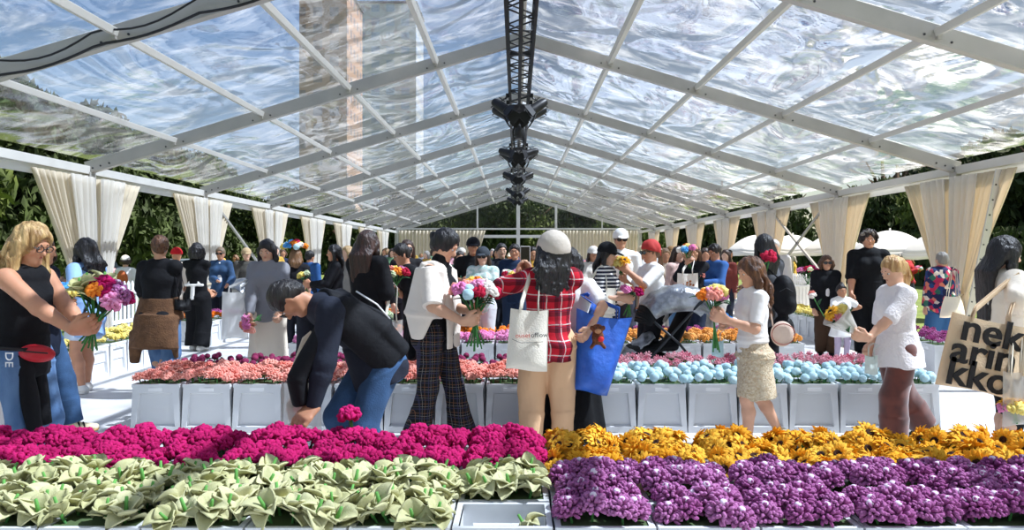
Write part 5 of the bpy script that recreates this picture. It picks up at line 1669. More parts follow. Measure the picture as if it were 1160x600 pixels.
pc = MB(); q0 = p.chest - p.cf * .17 + p.l * .12 + p.d1 * .07 - p.base; q1 = p.waist - p.cf * .16 + p.l * .17 - p.base
pc.tube([Vector(q0), Vector((q0 + q1) / 2 + p.l * .05 - p.cf * .01), Vector(q1)], .006, 6).build('white_piping', M_WTXT, p.o, smooth=True)
M_CLEARBAG = cloth_mat('cloudy clear plastic', '#e9e4dc', .6, .3)
t_ = bag('tote_bag', A3(341, 432, 4.95), .24, .32, .10, 8, M_CLEARBAG, 'cloudy clear tote bag with cream straps hanging beside the bending man', strap_to=A3(352, 378, 5.0), strap_m=CREAM, seed=6, strap_w=.022)
bouquet(A3(342, 470, 4.95), (0, 0, 1), ['coral', 'pink', 'red'], 'few pink blooms lying inside the clear tote of the bending man', spread=.05, stem=.05, below=.03, leaves=1, seed=3, size=.8)
flower('magenta', tuple(A3(396, 470, 4.45)), .2, 1.0, 1.15, 'single magenta flower on a tall stem standing up beside the bending man', None)
o_ = [o for o in bpy.data.objects if o.get('label', '').startswith('single magenta flower on')][0]
MB().tube([(0, 0, 0), (.004, 0, -.06), (0, 0, -.14)], .009, 7).build('stem', M_STEM, o_, smooth=True)

# I: long dark hair, black sweater
p = Person(416, 8.6, 1.75, 152, 'person seen from behind with very long dark brown hair and black sweater', '#c99b7e', bow=10, hyaw=10, Rh=A3(440, 330, 8.8), L=A3(425, 340, 9.0), bulk=1.05)
p.top(BLACK, e=.04, sleeve=2, hem=.03, folds=.008); p.trousers(fab('#1d1e26'), 'straight'); p.hair(hair_mat('#1a0f0c', '#452a20'), 'straight', .34, vol=.02, strands=44); p.shoes(M_BLKSHOE)
bouquet(A3(449, 322, 8.75), (.1, -.1, 1), ['yellow', 'orange', 'pink', 'coral', 'red', 'violet', 'greenwhite'], 'mixed yellow, orange and pink bouquet beside the long haired woman in black', spread=.13, stem=.16, below=.14, seed=8, leaves=6, size=1.1)
bag('tote_bag', A3(443, 362, 8.55), .25, .44, .1, 15, M_CLEARBAG, 'pale translucent tote bag with cream straps beside the long haired woman in black', strap_to=A3(446, 322, 8.6), strap_m=M_TOTE, seed=9, strap_w=.026)

# J: cream shawl jacket and plaid trousers
def plaid_mat(name, base, bands, sx=9, sz=9, rough=.85, yx=1.0):
    """woven check: bands = [(colour, width, offset)] repeated both ways"""
    m = bpy.data.materials.new(name); m.use_nodes = True
    nt = m.node_tree; N, L = nt.nodes, nt.links; b = N['Principled BSDF']; b.inputs['Roughness'].default_value = rough; b.inputs['Specular IOR Level'].default_value = .2
    tc = N.new('ShaderNodeTexCoord'); sp = N.new('ShaderNodeSeparateXYZ'); L.new(tc.outputs['Object'], sp.inputs[0])
    n = N.new('ShaderNodeTexNoise'); n.inputs['Scale'].default_value = 4; L.new(tc.outputs['Object'], n.inputs['Vector'])
    def math_(op, a, b_=None, c=None):
        k = N.new('ShaderNodeMath'); k.operation = op
        for i, v in enumerate((a, b_, c)):
            if v is None: continue
            if isinstance(v, (int, float)): k.inputs[i].default_value = v
            else: L.new(v, k.inputs[i])
        return k.outputs[0]
    wob = math_('MULTIPLY', n.outputs['Fac'], .05)
    U = math_('ADD', math_('ADD', sp.outputs['X'], math_('MULTIPLY', sp.outputs['Y'], .6)), wob); W = math_('ADD', sp.outputs['Z'], wob)
    col = None
    for (hx, wd, off) in bands:
        for sock, sc in ((U, sx), (W, sz)):
            fr = math_('FRACT', math_('MULTIPLY_ADD', sock, sc, off + 20))
            k = math_('LESS_THAN', fr, wd)
            mx = N.new('ShaderNodeMix'); mx.data_type = 'RGBA'
            if col is None: mx.inputs['A'].default_value = srgb(base)
            else: L.new(col, mx.inputs['A'])
            mx.inputs['B'].default_value = srgb(hx); L.new(math_('MULTIPLY', k, .62), mx.inputs['Factor']); col = mx.outputs['Result']
    L.new(col, b.inputs['Base Color'])
    n2 = N.new('ShaderNodeTexNoise'); n2.inputs['Scale'].default_value = 26; L.new(tc.outputs['Object'], n2.inputs['Vector'])
    bp = N.new('ShaderNodeBump'); bp.inputs['Strength'].default_value = .25; bp.inputs['Distance'].default_value = .02; L.new(n2.outputs['Fac'], bp.inputs['Height']); L.new(bp.outputs['Normal'], b.inputs['Normal'])
    return m
M_PLB = plaid_mat('dark plaid wool', '#1b1a1d', [('#8a5f42', .05, .0), ('#8f8a84', .04, .3), ('#3a3a52', .12, .6)], 14, 14)
M_PLR = plaid_mat('red plaid flannel', '#c01f30', [('#16121c', .26, .0), ('#e9e3e0', .07, .55), ('#20253f', .08, .72)], 8.5, 8.5)
p = Person(493, 6.38, 1.71, 72, 'person in a cream shawl jacket and dark plaid trousers holding a bouquet', '#d0a082', lean=3, bow=30, hyaw=4, Rh=A3(524, 364, 6.05), L=A3(532, 352, 6.30), face=True, elbowR=(-.75, -.5, -.7), handR=((1, .15, .05), (0, .6, .6)), handL=((.9, -.4, .1), (0, -.6, .5)), fl=(.12, .045, 0), fr=(-.07, .05, 0))
p.top(BLACK, e=.010, sleeve=.7, hem=.0, neckh=.055, name='turtleneck'); p.trousers(M_PLB, 'flare', e=.012, folds=.004)
p.shoes(fab('#dcd9d4', .5), M_SOLE)
p.hair(BLK_HAIR, 'bun', .03, vol=.010, seed=4, fringe=False, strands=20)
p.drapeseg('shawl_jacket', CREAMY, [
    (p.sh[1] + UP * .0, p.sh[-1], .075, .075, p.f),
    (p.neck - p.cf * .04, p.waist - p.cf * .10, (.185, .07), (.20, .06), p.l),
    (p.waist - p.cf * .09, p.hip - p.cf * .15 + UP * .04, (.19, .07), (.12, .03), p.l),
    (p.sh[-1] + p.l * .02, p.waist - p.l * .20 - p.cf * .02 - UP * .02, (.06, .13), (.05, .17), p.l),
    (p.waist - p.l * .20 - p.cf * .05, p.hip - p.l * .20 - p.cf * .06 - UP * .02, (.04, .13), (.025, .05), p.l),
    (p.sh[-1] + p.cf * .05 + p.l * .06, p.waist + p.cf * .16 - p.l * .09, (.05, .05), (.055, .035), p.l),
    (p.waist + p.cf * .16 - p.l * .09, p.hip + p.cf * .16 - p.l * .08 - UP * .10, (.055, .03), (.06, .025), p.l),
    (p.sh[1] + p.cf * .05, p.waist + p.cf * .14 + p.l * .11, (.05, .05), (.06, .03), p.l),
    (p.waist + p.cf * .14 + p.l * .11, p.hip + p.cf * .13 + p.l * .12 - UP * .10, (.06, .03), (.06, .025), p.l),
    (p.sh[-1], p.el[-1], .07, .085, None), (p.sh[1], p.el[1], .07, .08, None),
    (p.neck - p.cf * .035 + UP * .01, p.neck + p.cf * .06 - UP * .05 - p.l * .07, .05, .04, p.l)], .007, 15)
bouquet(p.palm[-1] + np.array([.01, .04, 0]), (.02, -.05, 1), ['pink', 'pink', 'skyblue', 'white', 'coral', 'red', 'greenwhite', 'pink', 'white', 'orange', 'skyblue', 'red', 'coral'], 'bouquet of pink, sky blue and white flowers held by the woman in the shawl jacket', spread=.165, stem=.22, below=.26, seed=11, leaves=8, size=1.3)
bag('handbag', A3(467, 378, 6.6), .14, .22, .08, 70, BLACK, 'black bag hanging behind the hip of the woman in plaid trousers', strap_to=p.sh[1] + UP * .03, strap_w=.009)

# K: red plaid shirt, photographing
p = Person(620, 6.22, 1.64, 178, 'person in a red plaid shirt and beige trousers seen from behind raising a phone', '#c99a7c', bow=2, hyaw=22, side=5, L=A3(587, 316, 6.55), Rh=A3(601, 316, 6.55), elbowL=(-1, -.1, -.35), elbowR=(.7, -.2, -.8), bulk=1.12, handL=((.1, .15, 1), (.8, -.2, .1)), handR=((-.1, .15, 1), (-.8, -.2, .1)), fl=(.0, .075, 0), fr=(.02, .075, 0), grip=.5)
p.top(M_PLR, e=.022, sleeve=2, hem=.09, folds=.006, hipe=.005); p.trousers(fab('#d3aa84'), 'loose', folds=.007, e=.014); p.shoes(M_SNEAK, M_SOLE)
p.hair(BLK_HAIR, 'wavy', .27, vol=.030, wave=.03, seed=6, strands=56)
p.cap(fab('#c3b8ab'))
cl = MB(); cc = p.hc - p.hf * .47 * p.S + p.hu * .20 * p.S - p.base
cl.tube([Vector(cc + p.hl * .09 * math.cos(a) * 1.0 * .7 + p.hu * .05 * math.sin(a) - p.hf * .012) for a in [k * math.pi / 6 for k in range(7)]], .006, 6).build('cap_opening', fab('#8d8378'), p.o, smooth=True)
ph = empty('phone', A3(595, 290, 6.62), R(0))
MB().box((0, 0, 0), (.082, .009, .168)).build('phone_body', mat('pale phone case', '#d9d2cf', .4), ph, bevel=.004)
MB().box((0, -.0055, 0), (.074, .002, .158)).build('screen', mat('dark phone screen', '#16181c', .08), ph)
tag(ph, 'phone in a pale case held up in both hands by the woman in red plaid', 'phone')
tb = bag('tote_bag', A3(600, 350, 5.98), .285, .46, .09, 4, M_TOTE, 'cream canvas tote with printed lettering on the back of the woman in red plaid', strap_to=p.sh[1] + np.array([.03, -.04, .07]), roll=3, seed=12, strap_w=.02, flare=.10)
text_obj('ouset', .05, mat('orange print', '#d9573b', .8), (-.10, -.050, -.215), (R(90), R(-4), 0), parent=tb)
text_obj('offlow', .05, M_BTXT, (.015, -.050, -.207), (R(90), R(-4), 0), parent=tb)
MB().tube([(-.125, -.048, -.225), (-.06, -.05, -.25), (.03, -.05, -.245), (.11, -.048, -.235)], .0018, 5).build('printed_underline', M_BTXT, tb)

# L: long black skirt, blue shopper
p = Person(645, 6.55, 1.56, 172, 'person in white tee and long black skirt hidden behind the woman in red plaid', '#c99a7c', bow=8, Rh=A3(668, 372, 6.2), elbowR=(1, -.6, -.2), bulk=1.1)
p.top(WHITE, e=.016, sleeve=.9, hem=.02); p.skirt(fab('#121214', .9), .49, .13, folds=.012, freq=30); p.hair(BLK_HAIR, 'bob', .14); p.shoes(M_BLKSHOE)
M_BLUE = mat('bright blue nylon', '#1f4fa8', .5, vscale=5, hex2='#2d66c4', bump=1.0, bscale=9)
bag('shopper_bag', A3(685, 354, 6.28), .46, .64, .26, 8, M_BLUE, 'bulging bright blue shopper bag on the arm beside the red plaid shirt', strap_to=A3(664, 334, 6.40), seed=21, flare=-.42, roll=10, sag=1.6, strap_w=.022)
m = Blend(.006); pc = A3(677, 378, 6.07); fur = mat('brown plush', '#6b3a22', .95, vscale=30, hex2='#8a5030', bump=1, bscale=150)
m.ell(pc + UP * .035, UP, (.043, .04, .042), .012); m.ell(pc - UP * .03, UP, (.045, .04, .055), .012)
for sg in (1, -1):
    m.ell(pc + UP * .045 + np.array([sg * .045, 0, 0]), UP, (.016, .01, .02), .006); m.seg(pc + np.array([sg * .03, 0, -.005]), pc + np.array([sg * .035, -.045, -.03]), .014, .012, .01); m.seg(pc + np.array([sg * .025, 0, -.07]), pc + np.array([sg * .05, -.02, -.10]), .016, .014, .01)
V, Q = m.skin(1); o = obj_vq('plush_toy', V, Q, fur, None, pc, pc)
MB().ball((0, -.036, .024), (.026, .014, .02), 2).build('muzzle', mat('tan plush', '#b98560', .95), o, smooth=True)
for sg in (1, -1): MB().ball((sg * .016, -.037, .05), .006, 1).build('eye', M_DARK, o, smooth=True)
MB().ball((.02, -.05, -.035), (.024, .014, .022), 2).build('red_heart', mat('red felt', '#d0242a', .8), o, smooth=True)
tag(o, 'small brown plush toy with a red heart clipped to the blue shopper', 'plush toy')

# Q: girl in crochet skirt
p = Person(853, 6.2, 1.47, -82, 'child with long wavy brown hair, white tee and beige crochet skirt', '#d5a183', bow=16, hyaw=4, Rh=A3(824, 366, 6.3), L=A3(822, 362, 6.05), face=True, elbowL=(.8, -.4, -.7), handL=((-.9, .1, .35), (-.2, .6, .4)), fl=(.05, .045, 0), fr=(-.17, .05, .03), bulk=.92)
M_CRO = mat('beige crochet', '#cbb08c', .95, vscale=55, hex2='#e6d6ba', bump=1.0, bscale=90)
p.top(fab('#ece7e2'), e=.018, sleeve=.85, hem=-.06, folds=.004); p.skirt(M_CRO, .235, .035, folds=.003, e=.018)
p.hair(hair_mat('#3b2215', '#7d4f2b'), 'wavy', .30, vol=.012, wave=.025, seed=7, strands=46, fringe=False)
B = Blend(p.h)
for sg in (1, -1): B.seg(p.an[sg] + (p.kn[sg] - p.an[sg]) * .22, p.an[sg], .034, .03, .01, None, .008)
p.part('sock', B, WHITE); p.shoes(fab('#c9bfa0', .7), mat('pale blue sole', '#9fb8c9', .6))
bouquet(p.palm[1] + np.array([-.01, .03, 0]), (-.05, -.05, 1), ['pink', 'yellow', 'yellow', 'coral', 'pink', 'orange'], 'tall pink and yellow felt flowers held upright by the girl in the crochet skirt', spread=.08, stem=.16, below=.28, seed=3, leaves=4, size=1.3)
hb = Blend(.007); hc_ = A3(886, 378, 6.15)
hb.ell(hc_, (0, 1, 0), (.10, .09, .03), .01); V, Q = hb.skin(1); o = obj_vq('round_bag', V, Q, fab('#dcc4b4'), None, hc_, hc_)
MB().tube([(-.07, 0, .06), (-.10, -.02, .2), (-.16, -.02, .36)], .006, 6).build('strap', fab('#dcc4b4'), o, smooth=True)
MB().tube([(.09 * math.cos(a), -.028, .08 * math.sin(a)) for a in [k * math.pi / 12 for k in range(25)]], .004, 5).build('piping', fab('#9a5a50'), o, smooth=True)
tag(o, 'round pinkish shoulder bag behind the back of the girl in the crochet skirt', 'bag')
bag('pouch', A3(813, 385, 6.25), .09, .13, .04, 0, fab('#b8d4da'), 'small pale blue drawstring pouch hanging from the hand of the girl with brown hair', strap_to=A3(819, 368, 6.25), strap_w=.005)

# W: blonde girl in white blouse
p = Person(1016, 6.33, 1.49, -78, 'child with blonde hair, white blouse and wide brown velvet trousers', '#dba98b', bow=26, hyaw=4, Rh=A3(986, 392, 6.4), L=A3(983, 384, 6.12), face=True, elbowL=(.8, -.5, -.6), handL=((-.95, .1, .15), (-.1, .5, .5)), fl=(.06, .05, 0), fr=(-.20, .05, .045), bulk=1.0)
p.top(fab('#eee6e4', bump=.5, bscale=60), e=.022, sleeve=1.0, hem=.09, hipe=.055, flare=.012, folds=.006, freq=26); p.trousers(mat('brown velvet', '#4f1f14', .75, vscale=10, hex2='#6b2e1d', sheen=.6), 'wide', folds=.007)
p.hair(hair_mat('#a07243', '#dcb77e'), 'pony', .34, wave=.02, seed=9, strands=30, fringe=False); p.shoes(M_BLKSHOE)
cone = bouquet(p.palm[1] + np.array([-.0, .02, .0]), (-.75, -.1, .66), ['sunflower', 'yellow', 'orange', 'pinkwhite'], 'flowers in a clear paper cone held by the blonde girl', spread=.075, stem=.24, below=.05, seed=6, leaves=3, wrap=cloth_mat('clear wrap', '#f1ede6', .55, .3), size=.9)
bag('pouch', A3(987, 402, 6.2), .10, .15, .05, 0, fab('#cfd9d2'), 'small pale grey pouch hanging from the wrist of the blonde girl', strap_to=A3(990, 390, 6.2), strap_w=.005)

# Y: woman at the right with the lettered tote
p = Person(1136, 5.62, 1.62, 84, 'person with long straight black hair and cream sweater at the right edge', '#d9ad92', bow=12, hyaw=4, Rh=A3(1156, 372, 5.35), L=A3(1170, 372, 5.6), face=True, bulk=1.05, elbowR=(-.3, -.8, -.9))
p.top(fab('#efe2d0'), e=.035, sleeve=2, hem=.06, folds=.008, freq=15); p.trousers(BLACK, 'slim'); p.shoes(M_BLKSHOE)
p.hair(BLK_HAIR, 'straight', .46, vol=.012, seed=4, strands=48)
tb = bag('tote_bag', A3(1122, 362, 5.08), .50, .47, .08, 0, fab('#e0c5a4', .9, bump=.3, bscale=90), 'large tan tote bag with bold black letters on the arm at the right edge', strap_to=p.sh[-1] + np.array([-.02, -.05, .05]), roll=12, seed=3, flare=.05, strap_w=.024)
for i, (tx, x0) in enumerate((('nek', -.20), ('arin', -.235), ('kkor', -.235))):
    text_obj(tx, .245, M_BTXT, (x0, -.050, -.16 - .145 * i), (R(90), 0, 0), parent=tb, ext=.006, off=.004, sx=1.12)
cb = bag('gift_bag', A3(1151, 420, 4.95), .17, .34, .08, 4, M_CLEARBAG, 'clear gift bag with orange and pink flowers at the right edge', strap_to=A3(1153, 375, 5.1), seed=8, strap_m=CREAM)
bouquet(A3(1150, 470, 4.95), (0, 0, 1), ['sunflower', 'sunflower', 'yellow', 'orange', 'pink'], 'orange and pink blooms packed inside the clear gift bag at the right edge', spread=.06, stem=.06, below=.05, leaves=1, seed=5, size=.9)
# ------------------------------------------------------------ people in the middle distance
def shade(o): return o
SK = ['#c99677', '#d6a78a', '#b98463', '#c58c6c', '#dcb097']
TUL = ['pink', 'yellow', 'orange', 'coral', 'white', 'blue', 'red', 'skyblue', 'violet', 'greenwhite', 'magenta']
def simple(px, Y, H, yaw, label, top='#222226', bot='#2a2d38', botk='straight', hair=('#1c1310', 'long', .15), sleeve=2, held=None, group=None, z0=0.0, bulk=1.0, fem=True, cap=None, sun=False, skirt=None, face=False, topm=None, botm=None, bow=6, hem=.06, seed=1, lean=0, hyaw=0, shoes='#e4e1da', hlab=None, e=.02, **kw):
    f = np.array([math.sin(R(yaw)), -math.cos(R(yaw)), 0]); l = np.array([math.cos(R(yaw)), math.sin(R(yaw)), 0])
    b = np.array([at(px, 290, Y).x, Y, z0])
    if held is not None and 'L' not in kw:
        kw['L'] = b + UP * .655 * H + f * .21 * H + l * .05 * H; kw['Rh'] = b + UP * .64 * H + f * .21 * H - l * .05 * H
    kw.setdefault('fl', (.03, .05, 0)); kw.setdefault('fr', (-.03, .05, 0))
    p = Person(px, Y, H, yaw, label, SK[seed % 5], group=group, bulk=bulk, fem=fem, face=face, z0=z0, bow=bow, lean=lean, hyaw=hyaw, **kw)
    p.top(topm or fab(top), e=e, sleeve=sleeve, hem=hem, seed=seed)
    if skirt: p.skirt(botm or fab(bot), *skirt)
    else: p.trousers(botm or fab(bot), botk, seed=seed)
    if hair: p.hair(hair_mat(hair[0]), hair[1], hair[2], seed=seed, strands=14, fringe=False, wave=.01)
    if cap: p.cap(fab(cap))
    if sun: p.glasses('#151515', '#120f0e', 1.15)
    p.shoes(fab(shoes, .6))
    if held:
        fl, hl = held
        bouquet((p.palm[1] + p.palm[-1]) / 2 + f * .01, tuple(f * .25 + UP), fl, hl, spread=.035 * len(fl) ** .5 + .03, stem=.16, below=.14, seed=seed, leaves=3 if Y < 14 else 1, size=1.1)
    return p

FLORAL = bpy.data.materials.new('bright floral print'); FLORAL.use_nodes = True
_n = FLORAL.node_tree.nodes; _l = FLORAL.node_tree.links
_tc = _n.new('ShaderNodeTexCoord'); _v = _n.new('ShaderNodeTexVoronoi'); _v.inputs['Scale'].default_value = 17
_r = _n.new('ShaderNodeValToRGB'); _r.color_ramp.interpolation = 'CONSTANT'
for _i, (_p, _c) in enumerate(((0, '#1c2350'), (.34, '#c02a55'), (.5, '#1f3d78'), (.62, '#e0806a'), (.74, '#2c6a58'), (.86, '#e8d7c8'))):
    _e = _r.color_ramp.elements[_i] if _i < 2 else _r.color_ramp.elements.new(_p)
    _e.position = _p; _e.color = srgb(_c)
_s = _n.new('ShaderNodeSeparateColor')
_l.new(_tc.outputs['Object'], _v.inputs['Vector']); _l.new(_v.outputs['Color'], _s.inputs[0]); _l.new(_s.outputs[0], _r.inputs['Fac']); _l.new(_r.outputs['Color'], _n['Principled BSDF'].inputs['Base Color'])
_n['Principled BSDF'].inputs['Roughness'].default_value = .85
def stripe_mat(name, c1, c2, sc, duty):
    m = bpy.data.materials.new(name); m.use_nodes = True; N, L = m.node_tree.nodes, m.node_tree.links
    tc = N.new('ShaderNodeTexCoord'); sp = N.new('ShaderNodeSeparateXYZ'); L.new(tc.outputs['Object'], sp.inputs[0])
    a = N.new('ShaderNodeMath'); a.operation = 'MULTIPLY'; a.inputs[1].default_value = sc; L.new(sp.outputs['Z'], a.inputs[0])
    f = N.new('ShaderNodeMath'); f.operation = 'FRACT'; L.new(a.outputs[0], f.inputs[0])
    g = N.new('ShaderNodeMath'); g.operation = 'LESS_THAN'; g.inputs[1].default_value = duty; L.new(f.outputs[0], g.inputs[0])
    mx = N.new('ShaderNodeMix'); mx.data_type = 'RGBA'; mx.inputs['A'].default_value = srgb(c1); mx.inputs['B'].default_value = srgb(c2)
    L.new(g.outputs[0], mx.inputs['Factor']); L.new(mx.outputs['Result'], N['Principled BSDF'].inputs['Base Color']); N['Principled BSDF'].inputs['Roughness'].default_value = .85
    return m
M_STRIPE = stripe_mat('navy and white stripes', '#1d2236', '#e9e6e2', 24, .42)

# E: black wide trousers and white apron strings
p = simple(223, 12.6, 1.70, 176, 'person seen from behind in a black outfit with white apron strings', '#131316', '#131316', 'wide', ('#0d0b0c', 'bob', .17), 0, seed=2, L=A3(236, 330, 12.9), Rh=A3(212, 330, 12.9), elbowL=(-1, 0, -.4), elbowR=(1, 0, -.4), hem=.0)
p.drapeseg('apron_string', WHITE, [(p.waist - p.l * .15 - p.f * .11, p.waist + p.l * .15 - p.f * .11, (.02, .035), None, UP), (p.waist - p.f * .13, p.hip - p.f * .16 - UP * .05, (.035, .02), None, p.l), (p.sh[1] + UP * .04 - p.l * .03, p.waist - p.l * .1 - p.f * .12, (.018, .012), None, p.l), (p.sh[-1] + UP * .04 + p.l * .03, p.waist + p.l * .1 - p.f * .12, (.018, .012), None, p.l)], 0)
# F and neighbours on the left
p = simple(250, 15.2, 1.66, 4, 'person in a blue denim jacket and sunglasses by the left curtains', topm=JEAND, bot='#20242e', hair=('#7a6650', 'short', 0), sun=True, seed=3, fem=True, L=A3(258, 322, 14.9), Rh=A3(246, 318, 14.9))
B = Blend(p.h); B.seg(p.neck + p.cf * .06 - UP * .02, p.waist + p.cf * .115, (.05, .03), (.06, .03), .02, p.l); p.part('undershirt', B, WHITE)
simple(279, 17.3, 1.76, 30, 'person in a dark grey shirt and tan cap outside the left curtains', '#4a4742', '#2c2a2a', hair=('#2a2019', 'short', 0), cap='#b59c78', fem=False, seed=1, z0=-.11)
simple(200, 13.9, 1.62, 190, 'person wearing a red knitted hat behind the person with the brown sweater', '#d9cdbd', '#30343c', hair=None, seed=2, cap='#c21f28')
p = simple(142, 17.6, 1.60, 186, 'person in a white tee and cap with an orange backpack on the left lawn', '#efeeea', '#3a3d48', hair=('#3a2a1e', 'bob', .1), sleeve=1, cap='#e8e2da', seed=4, z0=-.11)
B = Blend(p.h); B.ell(p.chest - p.cf * .19 - UP * .04, UP, (.12, .09, .18), .03, p.l); o = p.part('orange_backpack', B, mat('orange nylon', '#c4622a', .7), .008, 14)
simple(123, 18.6, 1.55, 170, 'person in a pink top on the lawn beside the white picket fence', '#d59aa6', '#4a4c5c', hair=('#4a3524', 'long', .12), seed=0, z0=-.11)
simple(335, 13.0, 1.62, 195, 'person in a black top under a bright multicoloured flower crown', '#1b1b20', '#23242c', hair=('#7a5636', 'long', .15), seed=1, sleeve=1)
c0 = A3(333, 278, 13.0)
t_ = empty('flower_headdress', c0)
for i in range(11):
    a = i * 2.399; q = .19 * math.sqrt((i + .4) / 11)
    key = ('red', 'blue', 'orange', 'yellow', 'skyblue', 'white')[i % 6]
    f_ = put(KINDS[key].meshes[0], 'flower', t_, (q * math.cos(a), q * math.sin(a) * .8, .07 - q * .5), (0, 0, a), 1.35)
tag(t_, 'multicoloured flower headdress worn at the back left', 'headdress')
simple(351, 15.6, 1.60, 150, 'person in a blue denim shirt next to the flower crown', '#2f568a', '#2a2d38', hair=('#120e0d', 'short', 0), fem=False, seed=2)
simple(379, 11.9, 1.66, -72, 'person with black hair and black jacket facing left near the long haired person', '#18181c', '#1d1e26', hair=('#0d0b0c', 'long', .22), seed=3, held=(['yellow', 'greenwhite', 'yellow'], 'pale yellow bunch held by the black haired person facing left'), face=True)
simple(394, 13.2, 1.66, -40, 'person with fair hair in a grey top behind the long haired person', '#8f8a84', '#4a4640', hair=('#b39468', 'bob', .14), seed=4)
simple(405, 16.2, 1.78, 5, 'person in sunglasses and maroon top far behind the long haired person', '#6a3038', '#2c2a2a', hair=('#2a1c14', 'short', 0), sun=True, fem=False, seed=0)
# between the black sweater and the shawl jacket
simple(461, 11.3, 1.72, 25, 'person with brown hair standing just behind the shawl jacket, body hidden', '#1e1d20', '#1d1e26', hair=('#3a2418', 'long', .2), seed=1, face=True)
p = simple(471, 9.4, 1.66, -62, 'person with dark hair leaning left, arm stretched to a bouquet', '#17171a', '#17171a', hair=('#1a1311', 'bun', .02), sleeve=.6, seed=3, lean=14, bow=16, Rh=A3(447, 330, 9.2), L=A3(452, 326, 9.5), face=True)
simple(536, 12.2, 1.76, 5, 'person in black cap and black tee behind the pink bouquet', '#17181b', '#25262c', hair=('#1a1412', 'short', 0), sleeve=1, cap='#1c1d22', fem=False, seed=2, face=True, L=A3(548, 320, 12.0), Rh=A3(524, 318, 12.0))
simple(547, 11.0, 1.60, -8, 'person in dark cap and mint patterned jacket holding an orange bunch', topm=mat('mint patterned cloth', '#9fc3bb', .9, vscale=22, hex2='#e6ece6'), bot='#c9cdd0', hair=('#3a2a20', 'long', .12), cap='#3b4148', sun=True, seed=4, held=(['orange', 'greenwhite', 'yellow', 'orange'], 'orange and green bunch held in front of the mint jacket'))
simple(568, 13.0, 1.70, 12, 'person with short dark hair carrying pale pink and white flowers', '#2b2d34', '#23262e', hair=('#161110', 'short', 0), fem=False, seed=1, held=(['pink', 'white', 'coral', 'pink', 'white', 'yellow'], 'pale pink and white bouquet in the middle of the tent'), face=True)
simple(583, 12.6, 1.68, -5, 'person in dark blue top with a big cream and pink bouquet', '#20304a', '#2a3850', hair=('#1d1512', 'short', 0), fem=False, seed=3, held=(['white', 'pink', 'greenwhite', 'yellow', 'white', 'red', 'pink'], 'big cream and pink bouquet left of the raised phone'), face=True)
simple(521, 14.2, 1.58, 8, 'person in a green top behind the shawl jacket with white flowers', '#6c9478', '#35383f', hair=('#2a1c14', 'long', .15), seed=0, held=(['white', 'skyblue', 'white'], 'white and pale blue bunch behind the shawl jacket'))
simple(604, 14.6, 1.66, 3, 'person in a yellow and black top behind the raised phone', '#c9973a', '#25262c', hair=('#20150f', 'long', .1), seed=2)
# M, N, O right of the plaid shirt
p = simple(686, 9.0, 1.63, 66, 'person in black cap and navy striped tee with long black hair', topm=M_STRIPE, bot='#efece6', hair=('#0d0b0c', 'straight', .30), cap='#17181b', sleeve=1, seed=1, face=True, bow=14, Rh=A3(706, 338, 8.8), L=A3(711, 334, 9.05), elbowR=(-.3, -.4, -1))
bouquet(p.palm[-1], (.1, -.05, 1), ['coral', 'skyblue', 'pink', 'magenta', 'greenwhite', 'pink', 'orange'], 'pink, coral and blue bouquet held by the person in the striped tee', spread=.13, stem=.10, below=.2, seed=4, leaves=7)
bag('tote_bag', A3(677, 324, 8.75), .42, .29, .1, 6, M_TOTE, 'wide cream tote bag on the arm of the person in the striped tee', strap_to=p.sh[-1] + UP * .06, seed=5, roll=6)
p = simple(738, 9.25, 1.66, -70, 'person in white tee, red head scarf and sunglasses holding yellow flowers', '#f0ece8', '#23242a', hair=('#6a4a30', 'pony', .5), sleeve=1, sun=True, seed=3, face=True, bow=10, Rh=A3(707, 316, 9.3), L=A3(710, 306, 9.0), elbowL=(.3, -.5, -1))
B = Blend(p.h); S_ = p.S; B.ell(p.hc + p.hu * .14 * S_ - p.hf * .07 * S_, p.hu, (.345 * S_ + .028, .41 * S_ + .028, .40 * S_ + .026), .01, p.hl); B.ell(p.hc - p.hu * .42 * S_ + p.hf * .25 * S_, p.hu - p.hf * .35, (.9 * S_, .9 * S_, .58 * S_), .006, p.hl, neg=True)
B.seg(p.hc - p.hf * .48 * S_, p.hc - p.hf * .62 * S_ - UP * .08, .03, .02, .01); p.part('head_scarf', B, mat('red scarf', '#b5302c', .8), .003, 60)
bouquet(p.palm[1], (-.2, -.1, 1), ['yellow', 'orange', 'yellow', 'sunflower', 'yellow', 'sunflower'], 'bright yellow flowers held up by the person in the red head scarf', spread=.10, stem=.06, below=.1, seed=5)
simple(703, 11.3, 1.86, 3, 'tall person in white cap, white tee and sunglasses', '#f0efec', '#3a3d48', hair=('#5a4a3c', 'short', 0), sleeve=1, cap='#e9e7e3', sun=True, fem=False, seed=0)
simple(672, 13.5, 1.64, 10, 'person in a pale cap between the plaid shirt and the striped tee', '#cfc8bd', '#35383f', hair=('#2a1c14', 'long', .1), cap='#dcd6cc', seed=2, held=(['white', 'greenwhite', 'pink'], 'pale bunch held between the plaid shirt and the striped tee'))
